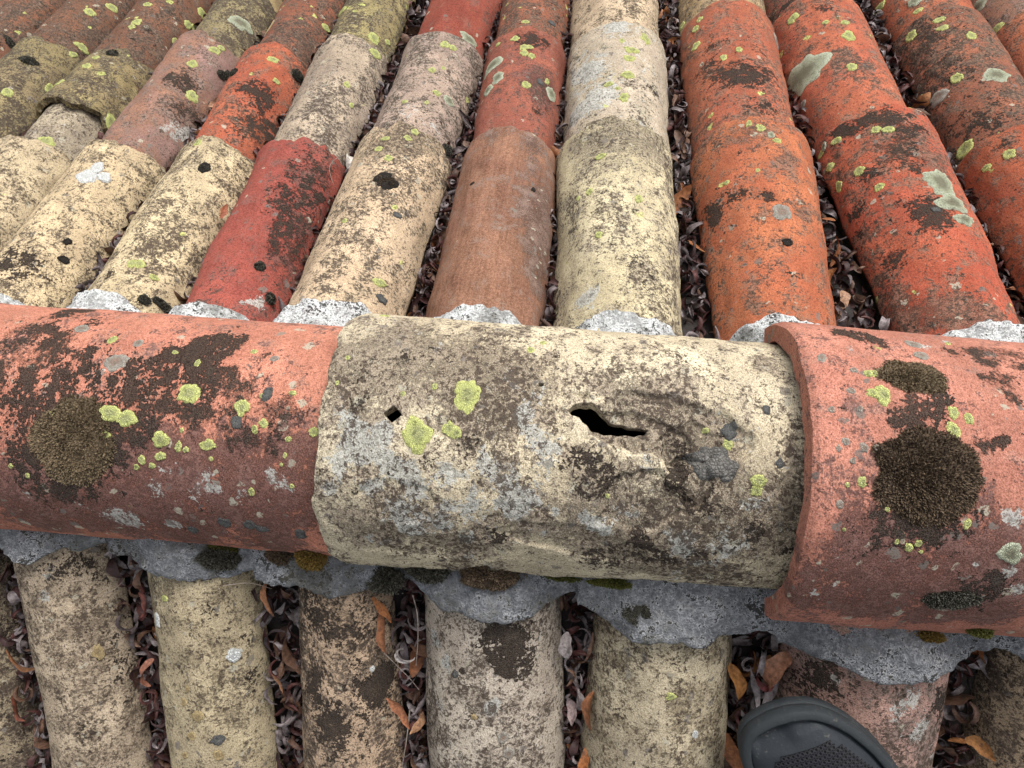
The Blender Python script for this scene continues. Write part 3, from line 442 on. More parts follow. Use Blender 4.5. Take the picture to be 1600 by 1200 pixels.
LICHENS = [
    ('ridge_l', 0.689, -0.135, 0.0081, 'y'), ('ridge_l', 0.562, 0.060, 0.0067, 'y'), ('ridge_l', 0.590, 0.094, 0.0067, 'y'), ('ridge_l', 0.559, 0.221, 0.0033, 'y'), ('ridge_l', 0.652, 0.229, 0.0062, 'y'), ('ridge_l', 0.735, 0.255, 0.0052, 'y'),
    ('ridge_l', 0.620, 0.398, 0.0033, 'y'), ('ridge_l', 0.653, 0.357, 0.0038, 'y'), ('ridge_l', 0.611, 0.457, 0.0024, 'y'), ('ridge_l', 0.638, 0.437, 0.0024, 'y'), ('ridge_l', 0.785, -0.053, 0.0061, 'y'), ('ridge_l', 0.812, 0.104, 0.0028, 'y'),
    ('ridge_l', 0.824, 0.052, 0.0033, 'y'), ('ridge_l', 0.512, -0.585, 0.0040, 'y'), ('ridge_l', 0.685, -0.403, 0.0029, 'y'), ('ridge_l', 0.772, -0.564, 0.0025, 'y'), ('ridge_l', 0.813, -0.160, 0.0019, 'y'), ('ridge_l', 0.637, -0.489, 0.0020, 'y'),
    ('ridge_l', 0.697, 0.292, 0.0024, 'y'), ('ridge_l', 0.911, 0.090, 0.0037, 'y'), ('ridge_l', 0.869, 0.157, 0.0023, 'y'), ('ridge_l', 0.866, 0.282, 0.0019, 'y'), ('ridge_l', 0.462, 0.097, 0.0019, 'y'), ('ridge_l', 0.687, 0.150, 0.0019, 'y'),
    ('ridge_l', 0.741, 0.360, 0.0019, 'y'), ('ridge_l', 0.877, 0.519, 0.0019, 'y'), ('ridge_l', 0.415, 0.592, 0.0019, 'y'), ('ridge_l', 0.387, 0.523, 0.0019, 'y'), ('ridge_l', 0.860, 0.352, 0.0014, 'y'), ('ridge_l', 0.806, 0.591, 0.0028, 'y'),
    ('ridge_l', 0.684, 0.272, 0.0033, 'y'), ('ridge_l', 0.863, -0.198, 0.0024, 'y'), ('ridge_m', 0.282, -0.207, 0.0099, 'y'), ('ridge_m', 0.198, 0.084, 0.0102, 'y'), ('ridge_m', 0.254, 0.043, 0.0049, 'y'), ('ridge_m', 0.268, 0.071, 0.0040, 'y'),
    ('ridge_m', 0.218, -0.252, 0.0023, 'y'), ('ridge_m', 0.160, -0.181, 0.0018, 'y'), ('ridge_m', 0.391, -0.653, 0.0028, 'y'), ('ridge_m', 0.415, -0.751, 0.0024, 'y'), ('ridge_m', 0.065, -1.122, 0.0036, 'y'), ('ridge_m', 0.021, -0.234, 0.0018, 'y'),
    ('ridge_m', 0.035, -0.445, 0.0019, 'y'), ('ridge_m', 0.765, 0.019, 0.0035, 'y'), ('ridge_m', 0.820, 0.262, 0.0048, 'y'), ('ridge_m', 0.817, 0.330, 0.0039, 'y'), ('ridge_m', 0.552, 0.447, 0.0018, 'y'), ('ridge_m', 0.725, -0.077, 0.0022, 'y'),
    ('ridge_r', 0.108, -0.338, 0.0059, 'y'), ('ridge_r', 0.094, -0.350, 0.0038, 'y'), ('ridge_r', 0.094, -0.488, 0.0030, 'y'), ('ridge_r', 0.103, -0.492, 0.0030, 'y'), ('ridge_r', 0.209, -0.269, 0.0037, 'y'), ('ridge_r', 0.230, -0.239, 0.0033, 'y'),
    ('ridge_r', 0.205, -0.160, 0.0045, 'y'), ('ridge_r', 0.070, 0.183, 0.0032, 'y'), ('ridge_r', 0.050, 0.204, 0.0016, 'y'), ('ridge_r', 0.108, 0.321, 0.0016, 'y'), ('ridge_r', 0.223, 0.354, 0.0028, 'y'), ('ridge_r', 0.147, 0.530, 0.0028, 'y'),
    ('ridge_r', 0.160, 0.498, 0.0024, 'y'), ('ridge_r', 0.129, 0.504, 0.0016, 'y'), ('ridge_r', 0.166, 0.545, 0.0012, 'y'), ('ridge_r', 0.052, 0.455, 0.0012, 'y'), ('ridge_r', 0.256, -0.907, 0.0023, 'y'), ('f_m2C', 0.503, 0.544, 0.0081, 'y'),
    ('f_m2C', 0.292, 0.948, 0.0078, 'y'), ('f_m2B', 0.977, 0.962, 0.0057, 'y'), ('f_m1C', 0.604, -0.069, 0.0063, 'y'), ('f_m1C', 0.313, -0.400, 0.0070, 'y'), ('f_m2B', 0.710, 1.068, 0.0073, 'y'), ('f_m1D', 0.690, 1.343, 0.0095, 'y'),
    ('f_m1D', 0.567, 1.195, 0.0072, 'y'), ('f_m1D', 0.589, 1.365, 0.0062, 'y'), ('f_0B', 0.909, 0.653, 0.0073, 'y'), ('f_0B', 0.950, 0.735, 0.0055, 'y'), ('f_0B', 0.619, 0.846, 0.0087, 'y'), ('f_0B', 0.773, 0.432, 0.0071, 'y'),
    ('f_1B', 0.866, 0.405, 0.0062, 'y'), ('f_1B', 0.748, 0.754, 0.0044, 'y'), ('f_m1C', 0.051, 1.209, 0.0078, 'y'), ('f_m1B', 0.477, 0.345, 0.0089, 'y'), ('f_1A', 0.953, -0.079, 0.0046, 'y'), ('f_m2B', 0.553, 0.516, 0.0069, 'y'),
    ('f_1C', 0.542, 1.152, 0.0070, 'y'), ('f_m2C', 0.601, 0.868, 0.0072, 'y'), ('f_m1D', 0.536, 0.100, 0.0060, 'y'), ('f_m1D', 0.404, 0.160, 0.0068, 'y'), ('f_m1D', 0.433, 1.190, 0.0050, 'y'), ('f_2C', 0.521, -0.733, 0.0079, 'y'),
    ('f_m1C', 0.765, -0.041, 0.0046, 'y'), ('f_m1D', 0.364, 0.134, 0.0058, 'y'), ('f_2C', 0.295, 0.691, 0.0084, 'y'), ('f_2B', 0.943, 0.847, 0.0082, 'y'), ('f_2C', 0.348, 1.086, 0.0048, 'y'), ('f_2B', 0.658, 0.568, 0.0051, 'y'),
    ('f_2B', 0.571, 0.871, 0.0042, 'y'), ('f_3B', 0.887, 0.277, 0.0071, 'y'), ('f_3B', 0.881, 0.465, 0.0053, 'y'), ('f_3B', 0.675, 0.194, 0.0051, 'y'), ('f_3B', 0.713, 0.404, 0.0034, 'y'), ('f_3B', 0.535, 0.478, 0.0049, 'y'),
    ('f_3B', 0.465, 0.331, 0.0032, 'y'), ('f_3B', 0.438, -0.152, 0.0032, 'y'), ('f_4B', 0.895, -0.187, 0.0062, 'y'), ('f_4B', 0.828, 0.062, 0.0061, 'y'), ('f_4B', 0.833, 0.198, 0.0044, 'y'), ('f_4B', 0.779, 0.085, 0.0060, 'y'),
    ('f_4B', 0.767, 0.276, 0.0052, 'y'), ('f_4B', 0.922, -0.691, 0.0045, 'y'), ('f_4C', 0.299, -0.071, 0.0046, 'y'), ('f_4B', 0.555, 0.244, 0.0058, 'y'), ('f_4B', 0.647, 0.755, 0.0042, 'y'), ('f_5B', 0.757, 0.226, 0.0075, 'y'),
    ('f_5B', 0.690, 0.175, 0.0066, 'y'), ('f_5B', 0.569, 0.147, 0.0072, 'y'), ('f_5B', 0.422, 0.080, 0.0062, 'y'), ('f_5B', 0.514, -0.200, 0.0048, 'y'), ('f_5B', 0.891, 0.521, 0.0078, 'y'), ('f_5B', 0.825, 0.048, 0.0042, 'y'),
    ('f_5B', 0.487, -0.036, 0.0032, 'y'), ('f_5A', 0.796, -0.297, 0.0049, 'y'), ('f_3A', 0.969, 0.393, 0.0045, 'y'), ('f_3A', 0.926, 0.312, 0.0045, 'y'), ('f_3A', 0.852, -0.148, 0.0044, 'y'), ('f_3A', 0.802, 0.117, 0.0043, 'y'),
    ('f_3A', 0.906, -0.098, 0.0037, 'y'), ('f_3A', 0.295, 0.713, 0.0057, 'y'), ('f_3A', 0.502, -0.244, 0.0033, 'y'), ('f_5A', 0.606, 0.279, 0.0046, 'y'), ('f_5A', 0.652, -0.482, 0.0041, 'y'), ('f_5A', 0.458, -0.342, 0.0038, 'y'),
    ('f_5A', 0.649, -0.688, 0.0027, 'y'), ('f_7B', 0.902, -0.787, 0.0081, 'y'), ('f_7B', 0.775, -0.283, 0.0043, 'y'), ('f_7B', 0.667, -0.003, 0.0092, 'y'), ('f_7B', 0.757, 0.051, 0.0060, 'y'), ('f_7B', 0.474, -0.187, 0.0064, 'y'),
    ('f_8C', 0.518, -1.308, 0.0097, 'y'), ('f_8B', 0.929, -0.987, 0.0079, 'y'), ('f_8B', 0.921, -0.457, 0.0060, 'y'), ('f_8B', 0.864, -0.470, 0.0059, 'y'), ('f_8C', 0.292, -0.678, 0.0054, 'y'), ('f_8B', 0.777, -0.102, 0.0066, 'y'),
    ('f_8B', 0.574, -0.692, 0.0072, 'y'), ('f_8B', 0.610, -1.363, 0.0058, 'y'), ('f_9C', 0.245, -1.115, 0.0073, 'y'), ('f_6B', 0.786, -0.885, 0.0070, 'y'), ('f_6B', 0.900, -0.824, 0.0054, 'y'), ('f_6B', 0.637, -0.096, 0.0049, 'y'),
    ('f_6B', 0.614, -0.389, 0.0049, 'y'), ('f_6B', 0.941, -0.718, 0.0045, 'y'), ('f_6C', 0.331, -1.322, 0.0068, 'y'), ('f_6A', 0.938, -0.036, 0.0050, 'y'), ('f_6A', 0.960, -0.200, 0.0036, 'y'), ('f_6A', 0.884, 0.182, 0.0042, 'y'),
    ('f_7A', 0.900, -0.403, 0.0057, 'y'), ('f_7A', 0.887, -0.240, 0.0057, 'y'), ('f_7A', 0.773, -0.845, 0.0056, 'y'), ('f_7A', 0.871, -1.252, 0.0052, 'y'), ('f_7A', 0.678, -0.662, 0.0047, 'y'), ('f_7A', 0.783, -1.243, 0.0058, 'y'),
    ('f_8B', 0.254, -1.095, 0.0097, 'y'), ('f_8A', 0.896, -0.644, 0.0062, 'y'), ('f_8A', 0.890, -0.980, 0.0049, 'y'), ('f_6A', 0.737, -0.662, 0.0034, 'y'), ('f_6A', 0.751, -0.169, 0.0027, 'y'), ('f_7A', 0.935, -0.987, 0.0052, 'y'),
    ('f_7A', 0.951, -1.314, 0.0046, 'y'), ('f_1A', 0.332, 0.175, 0.0052, 'y'), ('f_1A', 0.339, 0.275, 0.0059, 'y'), ('f_1A', 0.307, 0.650, 0.0039, 'y'), ('n_2A', 0.138, 0.266, 0.0033, 'y'), ('n_5A', 0.276, -0.069, 0.0035, 'y'),
    ('f_7B', 0.576, -1.023, 0.0303, 'g'), ('f_7A', 0.654, 0.193, 0.0177, 'g'), ('f_7A', 0.579, 0.263, 0.0128, 'g'), ('f_7A', 0.525, 0.368, 0.0082, 'g'), ('f_8B', 0.525, -0.044, 0.0140, 'g'), ('f_8C', 0.365, -0.628, 0.0110, 'g'),
    ('f_9C', 0.453, -1.215, 0.0143, 'g'), ('f_0C', 0.418, 0.645, 0.0147, 'g'), ('f_4B', 0.768, -0.755, 0.0149, 'g'), ('f_4B', 0.637, -0.503, 0.0110, 'g'), ('f_4B', 0.588, -0.780, 0.0084, 'g'), ('f_3C', 0.263, 0.742, 0.0120, 'g'),
    ('f_4B', 0.606, 0.965, 0.0101, 'g'), ('f_3B', 0.537, 0.803, 0.0083, 'g'), ('ridge_r', 0.292, 0.512, 0.0069, 'g'), ('f_6A', 0.908, 0.113, 0.0042, 'g'), ('f_7A', 0.960, -1.203, 0.0053, 'g'), ('ridge_l', 0.779, 0.062, 0.0047, 's'),
    ('ridge_l', 0.821, -0.179, 0.0047, 's'), ('ridge_l', 0.746, 0.948, 0.0049, 's'), ('ridge_l', 0.790, 0.925, 0.0049, 's'), ('ridge_m', 0.767, -0.075, 0.0057, 's'), ('ridge_m', 0.834, -0.247, 0.0035, 's'), ('ridge_m', 0.856, 0.129, 0.0030, 's'),
    ('f_3A', 0.567, 0.604, 0.0041, 's'), ('f_3A', 0.248, 0.843, 0.0050, 's'), ('n_2A', 0.579, -0.354, 0.0051, 's'), ('n_4A', 0.275, 0.421, 0.0031, 's'), ('f_7A', 0.550, -0.067, 0.0038, 's'), ('f_4C', 0.354, 0.677, 0.0056, 's'),
    ('f_4B', 0.612, 0.552, 0.0050, 's'), ('ridge_m', 0.716, 0.220, 0.0035, 's'), ('ridge_l', 0.810, 0.970, 0.0039, 's'), ('ridge_l', 0.679, 1.039, 0.0045, 's'), ('ridge_l', 0.876, 1.007, 0.0044, 's'), ('ridge_m', 0.736, 0.152, 0.0131, 'p'),
    ('ridge_m', 0.761, 0.201, 0.0069, 'p'), ('ridge_l', 0.542, -0.354, 0.0084, 'a'), ('ridge_l', 0.440, -0.698, 0.0052, 'a'), ('ridge_r', 0.031, -0.594, 0.0035, 'a'), ('ridge_r', 0.062, -0.351, 0.0025, 'a'), ('ridge_r', 0.071, -0.237, 0.0021, 'a'),
    ('ridge_r', 0.194, -0.860, 0.0046, 'a'), ('ridge_r', 0.192, -0.714, 0.0044, 'a'), ('f_8B', 0.547, -1.085, 0.0113, 'a'), ('f_6B', 0.888, 1.091, 0.0107, 'a'), ('f_7B', 0.455, -1.262, 0.0058, 'a'), ('f_6A', 0.573, 0.102, 0.0097, 'a'),
    ('n_4A', 0.446, -0.242, 0.0047, 'a'), ('n_4A', 0.496, -0.306, 0.0048, 'a'), ('ridge_r', 0.074, -0.504, 0.0026, 'a'), ('ridge_r', 0.046, -0.040, 0.0024, 'a'), ('ridge_r', 0.056, 0.064, 0.0020, 'a'), ('ridge_l', 0.814, -0.503, 0.0029, 'a'),
    ('ridge_l', 0.561, -0.556, 0.0035, 'a'), ('ridge_r', 0.072, -0.012, 0.0028, 'a'), ('ridge_r', 0.035, -0.000, 0.0020, 'a'), ('ridge_r', 0.092, -0.019, 0.0024, 'a'), ('ridge_r', 0.029, -0.222, 0.0021, 'a'), ('ridge_r', 0.041, 0.316, 0.0024, 'a'),
    ('f_0A', 0.770, 0.201, 0.0111, 'w'), ('f_0A', 0.823, 0.250, 0.0082, 'w'), ('f_0A', 0.788, 0.476, 0.0074, 'w'), ('n_2A', 0.218, 0.585, 0.0050, 'w'), ('n_2A', 0.331, -0.755, 0.0061, 'w'), ('n_3A', 0.333, -0.697, 0.0028, 'w'),
    ('n_5A', 0.385, -0.438, 0.0031, 'w'), ('f_0C', 0.708, 1.159, 0.0157, 'o'), ('f_1C', 0.468, -0.825, 0.0128, 'o'), ('n_2A', 0.497, -0.087, 0.0050, 'o'), ('n_1A', 0.372, -0.752, 0.0057, 'o'), ('n_2A', 0.458, 0.148, 0.0034, 'o'),
    ('n_2A', 0.411, 0.039, 0.0028, 'o'), ('n_4A', 0.389, 0.163, 0.0026, 'o'), ('n_2A', 0.565, 0.073, 0.0039, 'o'), ('n_2A', 0.629, -0.325, 0.0045, 'o'), ('n_2A', 0.637, 0.278, 0.0034, 'o'), ('f_3A', 0.692, 0.237, 0.0126, 'b'),
    ('f_1A', 0.826, 0.386, 0.0067, 'b'), ('f_0A', 0.399, 0.799, 0.0055, 'b'), ('f_0A', 0.468, 0.668, 0.0042, 'b'), ('f_2A', 0.366, 0.566, 0.0052, 'b'), ('f_4A', 0.727, 0.702, 0.0035, 'b'), ('f_4A', 0.720, -0.522, 0.0028, 'b'),
    ('f_6A', 0.463, 0.115, 0.0050, 'b'), ('f_3B', 0.307, 1.319, 0.0081, 'b')]
MOSS = [
    (('T', 'ridge_l', 0.499, 0.299), 0.0364, 0.0325, 0.0036, 'brown', 8500, 0.0026, 'broad olive brown moss cushion on the left salmon ridge tile'),
    (('T', 'ridge_r', 0.159, 0.121), 0.0314, 0.0330, 0.0046, 'dark', 10000, 0.0029, 'large round dark brown moss cushion on the right salmon ridge tile'),
    (('T', 'ridge_r', 0.162, -0.504), 0.0154, 0.0240, 0.0028, 'brown', 3600, 0.0022, 'flat brown moss pad above the large cushion on the right ridge tile'),
    (('T', 'ridge_r', 0.238, 0.875), 0.0101, 0.0177, 0.0030, 'black', 2200, 0.0030, 'blackish moss pad low on the near flank of the right ridge tile'),
    (('P', (-0.0644, -0.0632, 0.0237), (-0.08, -0.13, 1.19)), 0.0242, 0.0121, 0.0190, 'dark', 3600, 0.0026, 'domed dark brown moss cushion tucked under the flaked ridge tile'),
    (('P', (-0.1137, -0.0648, 0.0144), (-0.17, 0.03, 1.15)), 0.0196, 0.0093, 0.0150, 'black', 2000, 0.0035, 'grey green moss tuft left of the domed cushion under the flaked tile'),
    (('P', (-0.2119, -0.0613, 0.0161), (-0.29, -0.25, 1.12)), 0.0136, 0.0105, 0.0150, 'gold', 1500, 0.0028, 'golden brown moss cushion under the joint of the ridge tiles'),
    (('P', (-0.2412, -0.0625, 0.0081), (0.28, -0.21, 1.13)), 0.0128, 0.0085, 0.0090, 'dark', 1200, 0.0030, 'dark brown moss left of the golden cushion'),
    (('P', (-0.2909, -0.0601, 0.0101), (0.26, -0.52, 0.99)), 0.0139, 0.0043, 0.0060, 'green', 1000, 0.0028, 'green moss strip under the left ridge tile'),
    (('P', (-0.2929, -0.0696, 0.0084), (0.41, -0.14, 1.04)), 0.0225, 0.0086, 0.0080, 'black', 1600, 0.0036, 'dark moss tuft hanging below the green strip'),
    (('P', (0.0360, -0.0633, 0.0139), (0.24, -0.27, 1.13)), 0.0251, 0.0035, 0.0060, 'green', 1200, 0.0024, 'thin olive moss strip under the right half of the flaked tile'),
    (('P', (-0.0068, -0.0625, 0.0084), (0.20, -0.37, 1.12)), 0.0153, 0.0031, 0.0050, 'green', 700, 0.0024, 'narrow olive moss strip right of the domed cushion'),
    (('P', (-0.1527, -0.0757, 0.0060), (-0.28, -0.27, 1.11)), 0.0178, 0.0105, 0.0080, 'black', 1400, 0.0038, 'blackish moss in the gutter mouth under the flaked tile'),
    (('P', (0.0520, -0.0854, 0.0159), (-0.29, -0.04, 1.11)), 0.0099, 0.0079, 0.0030, 'black', 700, 0.0020, 'small black moss disc on the grey mortar'),
    (('P', (0.2628, -0.0825, 0.0270), (0.28, 0.00, 1.11)), 0.0093, 0.0037, 0.0050, 'gold', 600, 0.0026, 'rusty moss tuft on the mortar below the right ridge tile'),
    (('T', 'ridge_r', 0.328, 1.283), 0.0045, 0.0081, 0.0050, 'green', 500, 0.0028, 'olive moss tuft on the mortar at the right edge'),
    (('T', 'f_0B', 0.818, 1.059), 0.0064, 0.0071, 0.0060, 'black', 220, 0.0022, 'small dark moss ball, leftmost of three beside the mauve tile'),
    (('T', 'f_0B', 0.846, 1.177), 0.0064, 0.0072, 0.0060, 'black', 220, 0.0022, 'small dark moss ball, middle one of three beside the mauve tile'),
    (('T', 'f_1B', 0.778, -0.538), 0.0062, 0.0069, 0.0060, 'black', 220, 0.0022, 'small dark moss ball, rightmost of three beside the mauve tile'),
    (('T', 'f_1B', 0.880, 1.086), 0.0100, 0.0094, 0.0070, 'black', 380, 0.0024, 'dark moss ball on the right edge of the orange red tile'),
    (('T', 'f_1A', 0.826, 0.386), 0.0075, 0.0058, 0.0030, 'black', 260, 0.0018, 'small black moss spot on the speckled cream tile'),
    (('T', 'f_3A', 0.692, 0.237), 0.0133, 0.0100, 0.0030, 'dark', 700, 0.0020, 'round black moss spot on the buff pink tile'),
    (('T', 'f_3B', 0.286, 1.248), 0.0128, 0.0125, 0.0050, 'black', 500, 0.0024, 'dark moss lump on the upper right edge of the buff pink tile'),
    (('T', 'f_2A', 0.366, 0.566), 0.0052, 0.0068, 0.0040, 'black', 260, 0.0020, 'small dark moss ball on the dark red tile'),
    (('T', 'f_2A', 0.275, 0.975), 0.0058, 0.0059, 0.0060, 'black', 260, 0.0022, 'dark moss ball at the foot of the dark red tile'),
    (('T', 'f_1A', 0.216, 0.697), 0.0058, 0.0058, 0.0060, 'black', 260, 0.0022, 'dark moss ball at the foot of the speckled cream tile'),
    (('T', 'f_1A', 0.236, 1.035), 0.0130, 0.0051, 0.0050, 'black', 420, 0.0026, 'dark moss strip in the mortar behind the left ridge tile'),
    (('T', 'f_m3B', 0.999, 0.966), 0.0157, 0.0102, 0.0050, 'black', 500, 0.0024, 'bushy dark moss in the far left corner'),
    (('T', 'f_m2B', 0.799, 0.389), 0.0127, 0.0082, 0.0050, 'black', 400, 0.0024, 'second clump of bushy dark moss in the far left corner'),
    (('T', 'f_m1C', 0.862, 0.248), 0.0083, 0.0072, 0.0050, 'black', 240, 0.0022, 'dark moss spot on the olive tile at upper left')]
PLACED_LEAVES = [
    ((-0.1563, 0.1195, 0.0260), -1, (0.20, 0.50, 0.26), 'b', 0, 1.15, (0.30, 0.12, 0.05), 'broad orange brown dead leaf lying against the narrow blackened tile'),
    ((-0.1561, 0.0976, 0.0300), -1, (0.50, 0.30, 1.05), 'b', 3, 0.80, (0.36, 0.13, 0.04), 'orange curled leaf just under the mossy gutter mouth'),
    ((0.1388, 0.1410, 0.0220), -1, (0.20, -0.90, 0.09), 'b', 1, 1.35, (0.42, 0.19, 0.06), 'long golden orange dead leaf beside the mossy gold tile'),
    ((0.1675, 0.1233, 0.0280), -1, (0.30, 0.90, -0.24), 'b', 2, 1.40, (0.36, 0.17, 0.10), 'long pinkish brown leaf leaning on the pinkish tile by the mortar'),
    ((0.0216, 0.1784, 0.0250), -1, (0.40, 0.90, 0.26), 'b', 4, 0.95, (0.30, 0.12, 0.05), 'orange brown leaf standing against the mossy gold tile'),
    ((-0.1413, 0.1933, 0.0300), -1, (0.30, 0.20, 0.87), 'b', 5, 1.00, (0.38, 0.15, 0.07), 'orange leaf with a pale tip lying across the gutter by the grey buff tile'),
    ((-0.1247, 0.2042, 0.0280), -1, (0.40, 0.80, -0.17), 'b', 6, 0.90, (0.40, 0.22, 0.12), 'pale orange folded leaf pressed to the grey buff tile'),
    ((-0.5020, 0.1861, 0.0240), -1, (0.20, 0.40, 1.48), 'b', 7, 1.20, (0.36, 0.15, 0.06), 'orange leaf pointing left beside the mottled buff tile'),
    ((-0.5111, 0.2374, 0.0220), -1, (0.60, 0.20, 1.48), 'b', 0, 1.10, (0.22, 0.07, 0.04), 'dark rust leaf near the left edge of the picture'),
    ((-0.3752, 0.1838, 0.0260), -1, (0.30, 0.90, 0.17), 'b', 2, 1.00, (0.33, 0.14, 0.09), 'tan brown leaf hugging the golden near tile'),
    ((-0.2557, 0.0968, 0.0300), -1, (0.40, 0.60, 0.44), 'b', 4, 0.90, (0.33, 0.14, 0.06), 'rust leaf at the gutter mouth right of the golden tile'),
    ((-0.2515, 0.1800, 0.0260), -1, (0.20, 0.50, 0.70), 'b', 5, 0.60, (0.36, 0.17, 0.08), 'small orange leaf halfway down the gutter right of the golden tile'),
    ((0.3328, 0.1759, 0.0220), -1, (0.20, 0.20, 1.05), 'b', 6, 1.10, (0.36, 0.16, 0.05), 'orange leaf at the lower right corner'),
    ((0.1460, 0.2125, 0.0200), -1, (0.40, 0.60, 0.61), 'b', 3, 1.30, (0.34, 0.13, 0.05), 'orange leaf below the shoe toe at left'),
    ((0.0206, 0.2292, 0.0240), -1, (0.50, 0.60, 0.17), 'b', 7, 0.90, (0.36, 0.13, 0.04), 'orange leaf at the bottom edge between the grey buff and gold tiles'),
    ((0.2540, 0.2434, 0.0080), 1, (0.20, 0.30, 0.00), 'b', 1, 0.90, (0.40, 0.23, 0.14), 'tan torn leaf in the gutter behind the rim of the right ridge tile'),
    ((0.2277, 0.6722, 0.0300), 1, (0.40, 0.40, 0.52), 'b', 5, 1.00, (0.38, 0.21, 0.13), 'pale tan leaf beside the large pale green lichen'),
    ((-0.2950, 0.4238, 0.0300), 1, (0.30, 0.60, 0.35), 'b', 2, 0.80, (0.62, 0.58, 0.52), 'whitish leaf at the top of the gutter right of the dark red tile'),
    ((-0.5109, 0.5472, 0.0300), 1, (0.50, 0.80, -0.70), 'b', 6, 0.90, (0.40, 0.22, 0.13), 'tan leaf standing between the mauve and the orange red tile'),
    ((-0.4922, 0.5831, 0.0350), 1, (0.40, 0.40, 0.35), 'b', 0, 0.90, (0.38, 0.18, 0.10), 'brown leaf caught below the three moss balls'),
    ((-0.6994, 0.5594, 0.0200), 1, (0.60, 0.30, 1.22), 'n', 3, 1.10, (0.25, 0.09, 0.06), 'reddish curled leaf in the open end of the grey tile'),
    ((-0.7208, 0.5638, 0.0200), 1, (0.80, 0.30, 1.92), 'n', 7, 1.00, (0.22, 0.08, 0.05), 'second reddish curled leaf in the open end of the grey tile'),
    ((-0.4146, 0.3204, 0.0300), 1, (0.40, 0.90, 0.17), 'b', 3, 0.60, (0.36, 0.12, 0.06), 'small rust leaf stuck to the right side of the speckled cream tile'),
    ((0.5026, 0.7592, 0.0200), 1, (0.40, 0.50, 0.17), 'b', 4, 0.80, (0.35, 0.15, 0.09), 'rust leaf in the gutter at upper right'),
    ((-0.3701, 0.1136, 0.0300), -1, (0.50, 0.40, 0.52), 'n', 1, 1.10, (0.13, 0.04, 0.03), 'dark red curled leaf at the top of the gutter left of the golden tile'),
    ((-0.3707, 0.2047, 0.0260), -1, (0.40, 0.30, 1.40), 'n', 5, 1.10, (0.12, 0.04, 0.03), 'dark red leaf lying across the gutter left of the golden tile'),
    ((-0.1379, 0.1406, 0.0280), -1, (0.50, 0.20, 1.31), 'n', 9, 1.20, (0.40, 0.36, 0.34), 'pale grey ring-curled leaf in the gutter left of the grey buff tile'),
    ((-0.0013, 0.1189, 0.0260), -1, (0.30, 0.30, 0.17), 'b', 1, 0.90, (0.33, 0.29, 0.28), 'pale grey striped leaf at the gutter mouth right of the grey buff tile'),
    ((0.0060, 0.1797, 0.0240), -1, (0.40, 0.30, 0.35), 'b', 6, 0.90, (0.27, 0.20, 0.19), 'mauve grey folded leaf halfway down right of the grey buff tile'),
    ((0.1564, 0.1185, 0.0240), -1, (0.30, 0.30, -0.17), 'n', 12, 1.30, (0.28, 0.25, 0.26), 'grey lilac leaf under the mortar between gold and pinkish tiles'),
    ((0.1543, 0.1434, 0.0220), -1, (0.30, 0.40, 0.26), 'n', 2, 1.30, (0.30, 0.27, 0.28), 'second grey lilac leaf above the shoe'),
    ((0.1672, 0.1449, 0.0220), -1, (0.30, 0.40, -0.26), 'n', 14, 1.30, (0.24, 0.21, 0.22), 'third grey lilac leaf above the shoe'),
    ((0.1605, 0.1337, 0.0240), -1, (0.30, 0.40, 1.40), 'n', 6, 1.20, (0.16, 0.04, 0.04), 'red brown leaf lying across the gutter above the shoe')]
STALKS = [
    (1, [(-0.3027, 0.4546, 0.0200), (-0.3083, 0.4185, 0.0350), (-0.3113, 0.4003, 0.0350), (-0.3029, 0.3790, 0.0300), (-0.2994, 0.3812, 0.0150)], 0.00060, 'thin looped white stalk between the dark red and buff pink tiles'),
    (-1, [(-0.1304, 0.0823, 0.0300), (-0.1256, 0.0971, 0.0340), (-0.1254, 0.1218, 0.0320), (-0.1274, 0.1473, 0.0300)], 0.00080, 'straight pale stalk in the gutter left of the grey buff tile'),
    (-1, [(-0.1508, 0.1281, 0.0450), (-0.1424, 0.1449, 0.0360), (-0.1329, 0.1601, 0.0300), (-0.1254, 0.1732, 0.0260)], 0.00060, 'thin brown stalk crossing the gutter left of the grey buff tile'),
    (-1, [(-0.3898, 0.0933, 0.0540), (-0.3807, 0.0887, 0.0500), (-0.3787, 0.0849, 0.0400)], 0.00040, 'fine stalk on the right edge of the mottled buff tile'),
    (-1, [(-0.2785, 0.0713, 0.0600), (-0.2593, 0.0700, 0.0550), (-0.2501, 0.0848, 0.0350)], 0.00040, 'fine stalk at the top of the golden near tile'),
    (1, [(-0.4198, 0.2107, 0.0200), (-0.4143, 0.2198, 0.0300), (-0.4181, 0.2384, 0.0200)], 0.00050, 'bent white stalk left of the dark red tile foot'),
    (1, [(-0.0510, 0.5099, 0.0200), (-0.0418, 0.5155, 0.0300), (-0.0486, 0.5204, 0.0400)], 0.00050, 'thin brown twig beside the straw yellow tile'),
    (1, [(-0.2491, 0.6561, 0.0200), (-0.2484, 0.6030, 0.0300), (-0.2437, 0.5800, 0.0200)], 0.00050, 'pale stalk right of the pale grey lilac tile'),
    (-1, [(-0.1338, 0.1941, 0.0260), (-0.1350, 0.2166, 0.0300), (-0.1400, 0.2511, 0.0280)], 0.00100, 'thick pale stalk at the bottom of the gutter left of the grey buff tile')]
SHOE_POS, SHOE_ANG = (.166, .117, .063), 26


# ------------------------------------------------------------------ tiles
roof = bpy.data.objects.new('tiled_roof', None)
COL.objects.link(roof)
tag(roof, 'weathered roof of lichen-covered barrel clay tiles meeting at a mortared ridge', 'roof')
TILES = {}

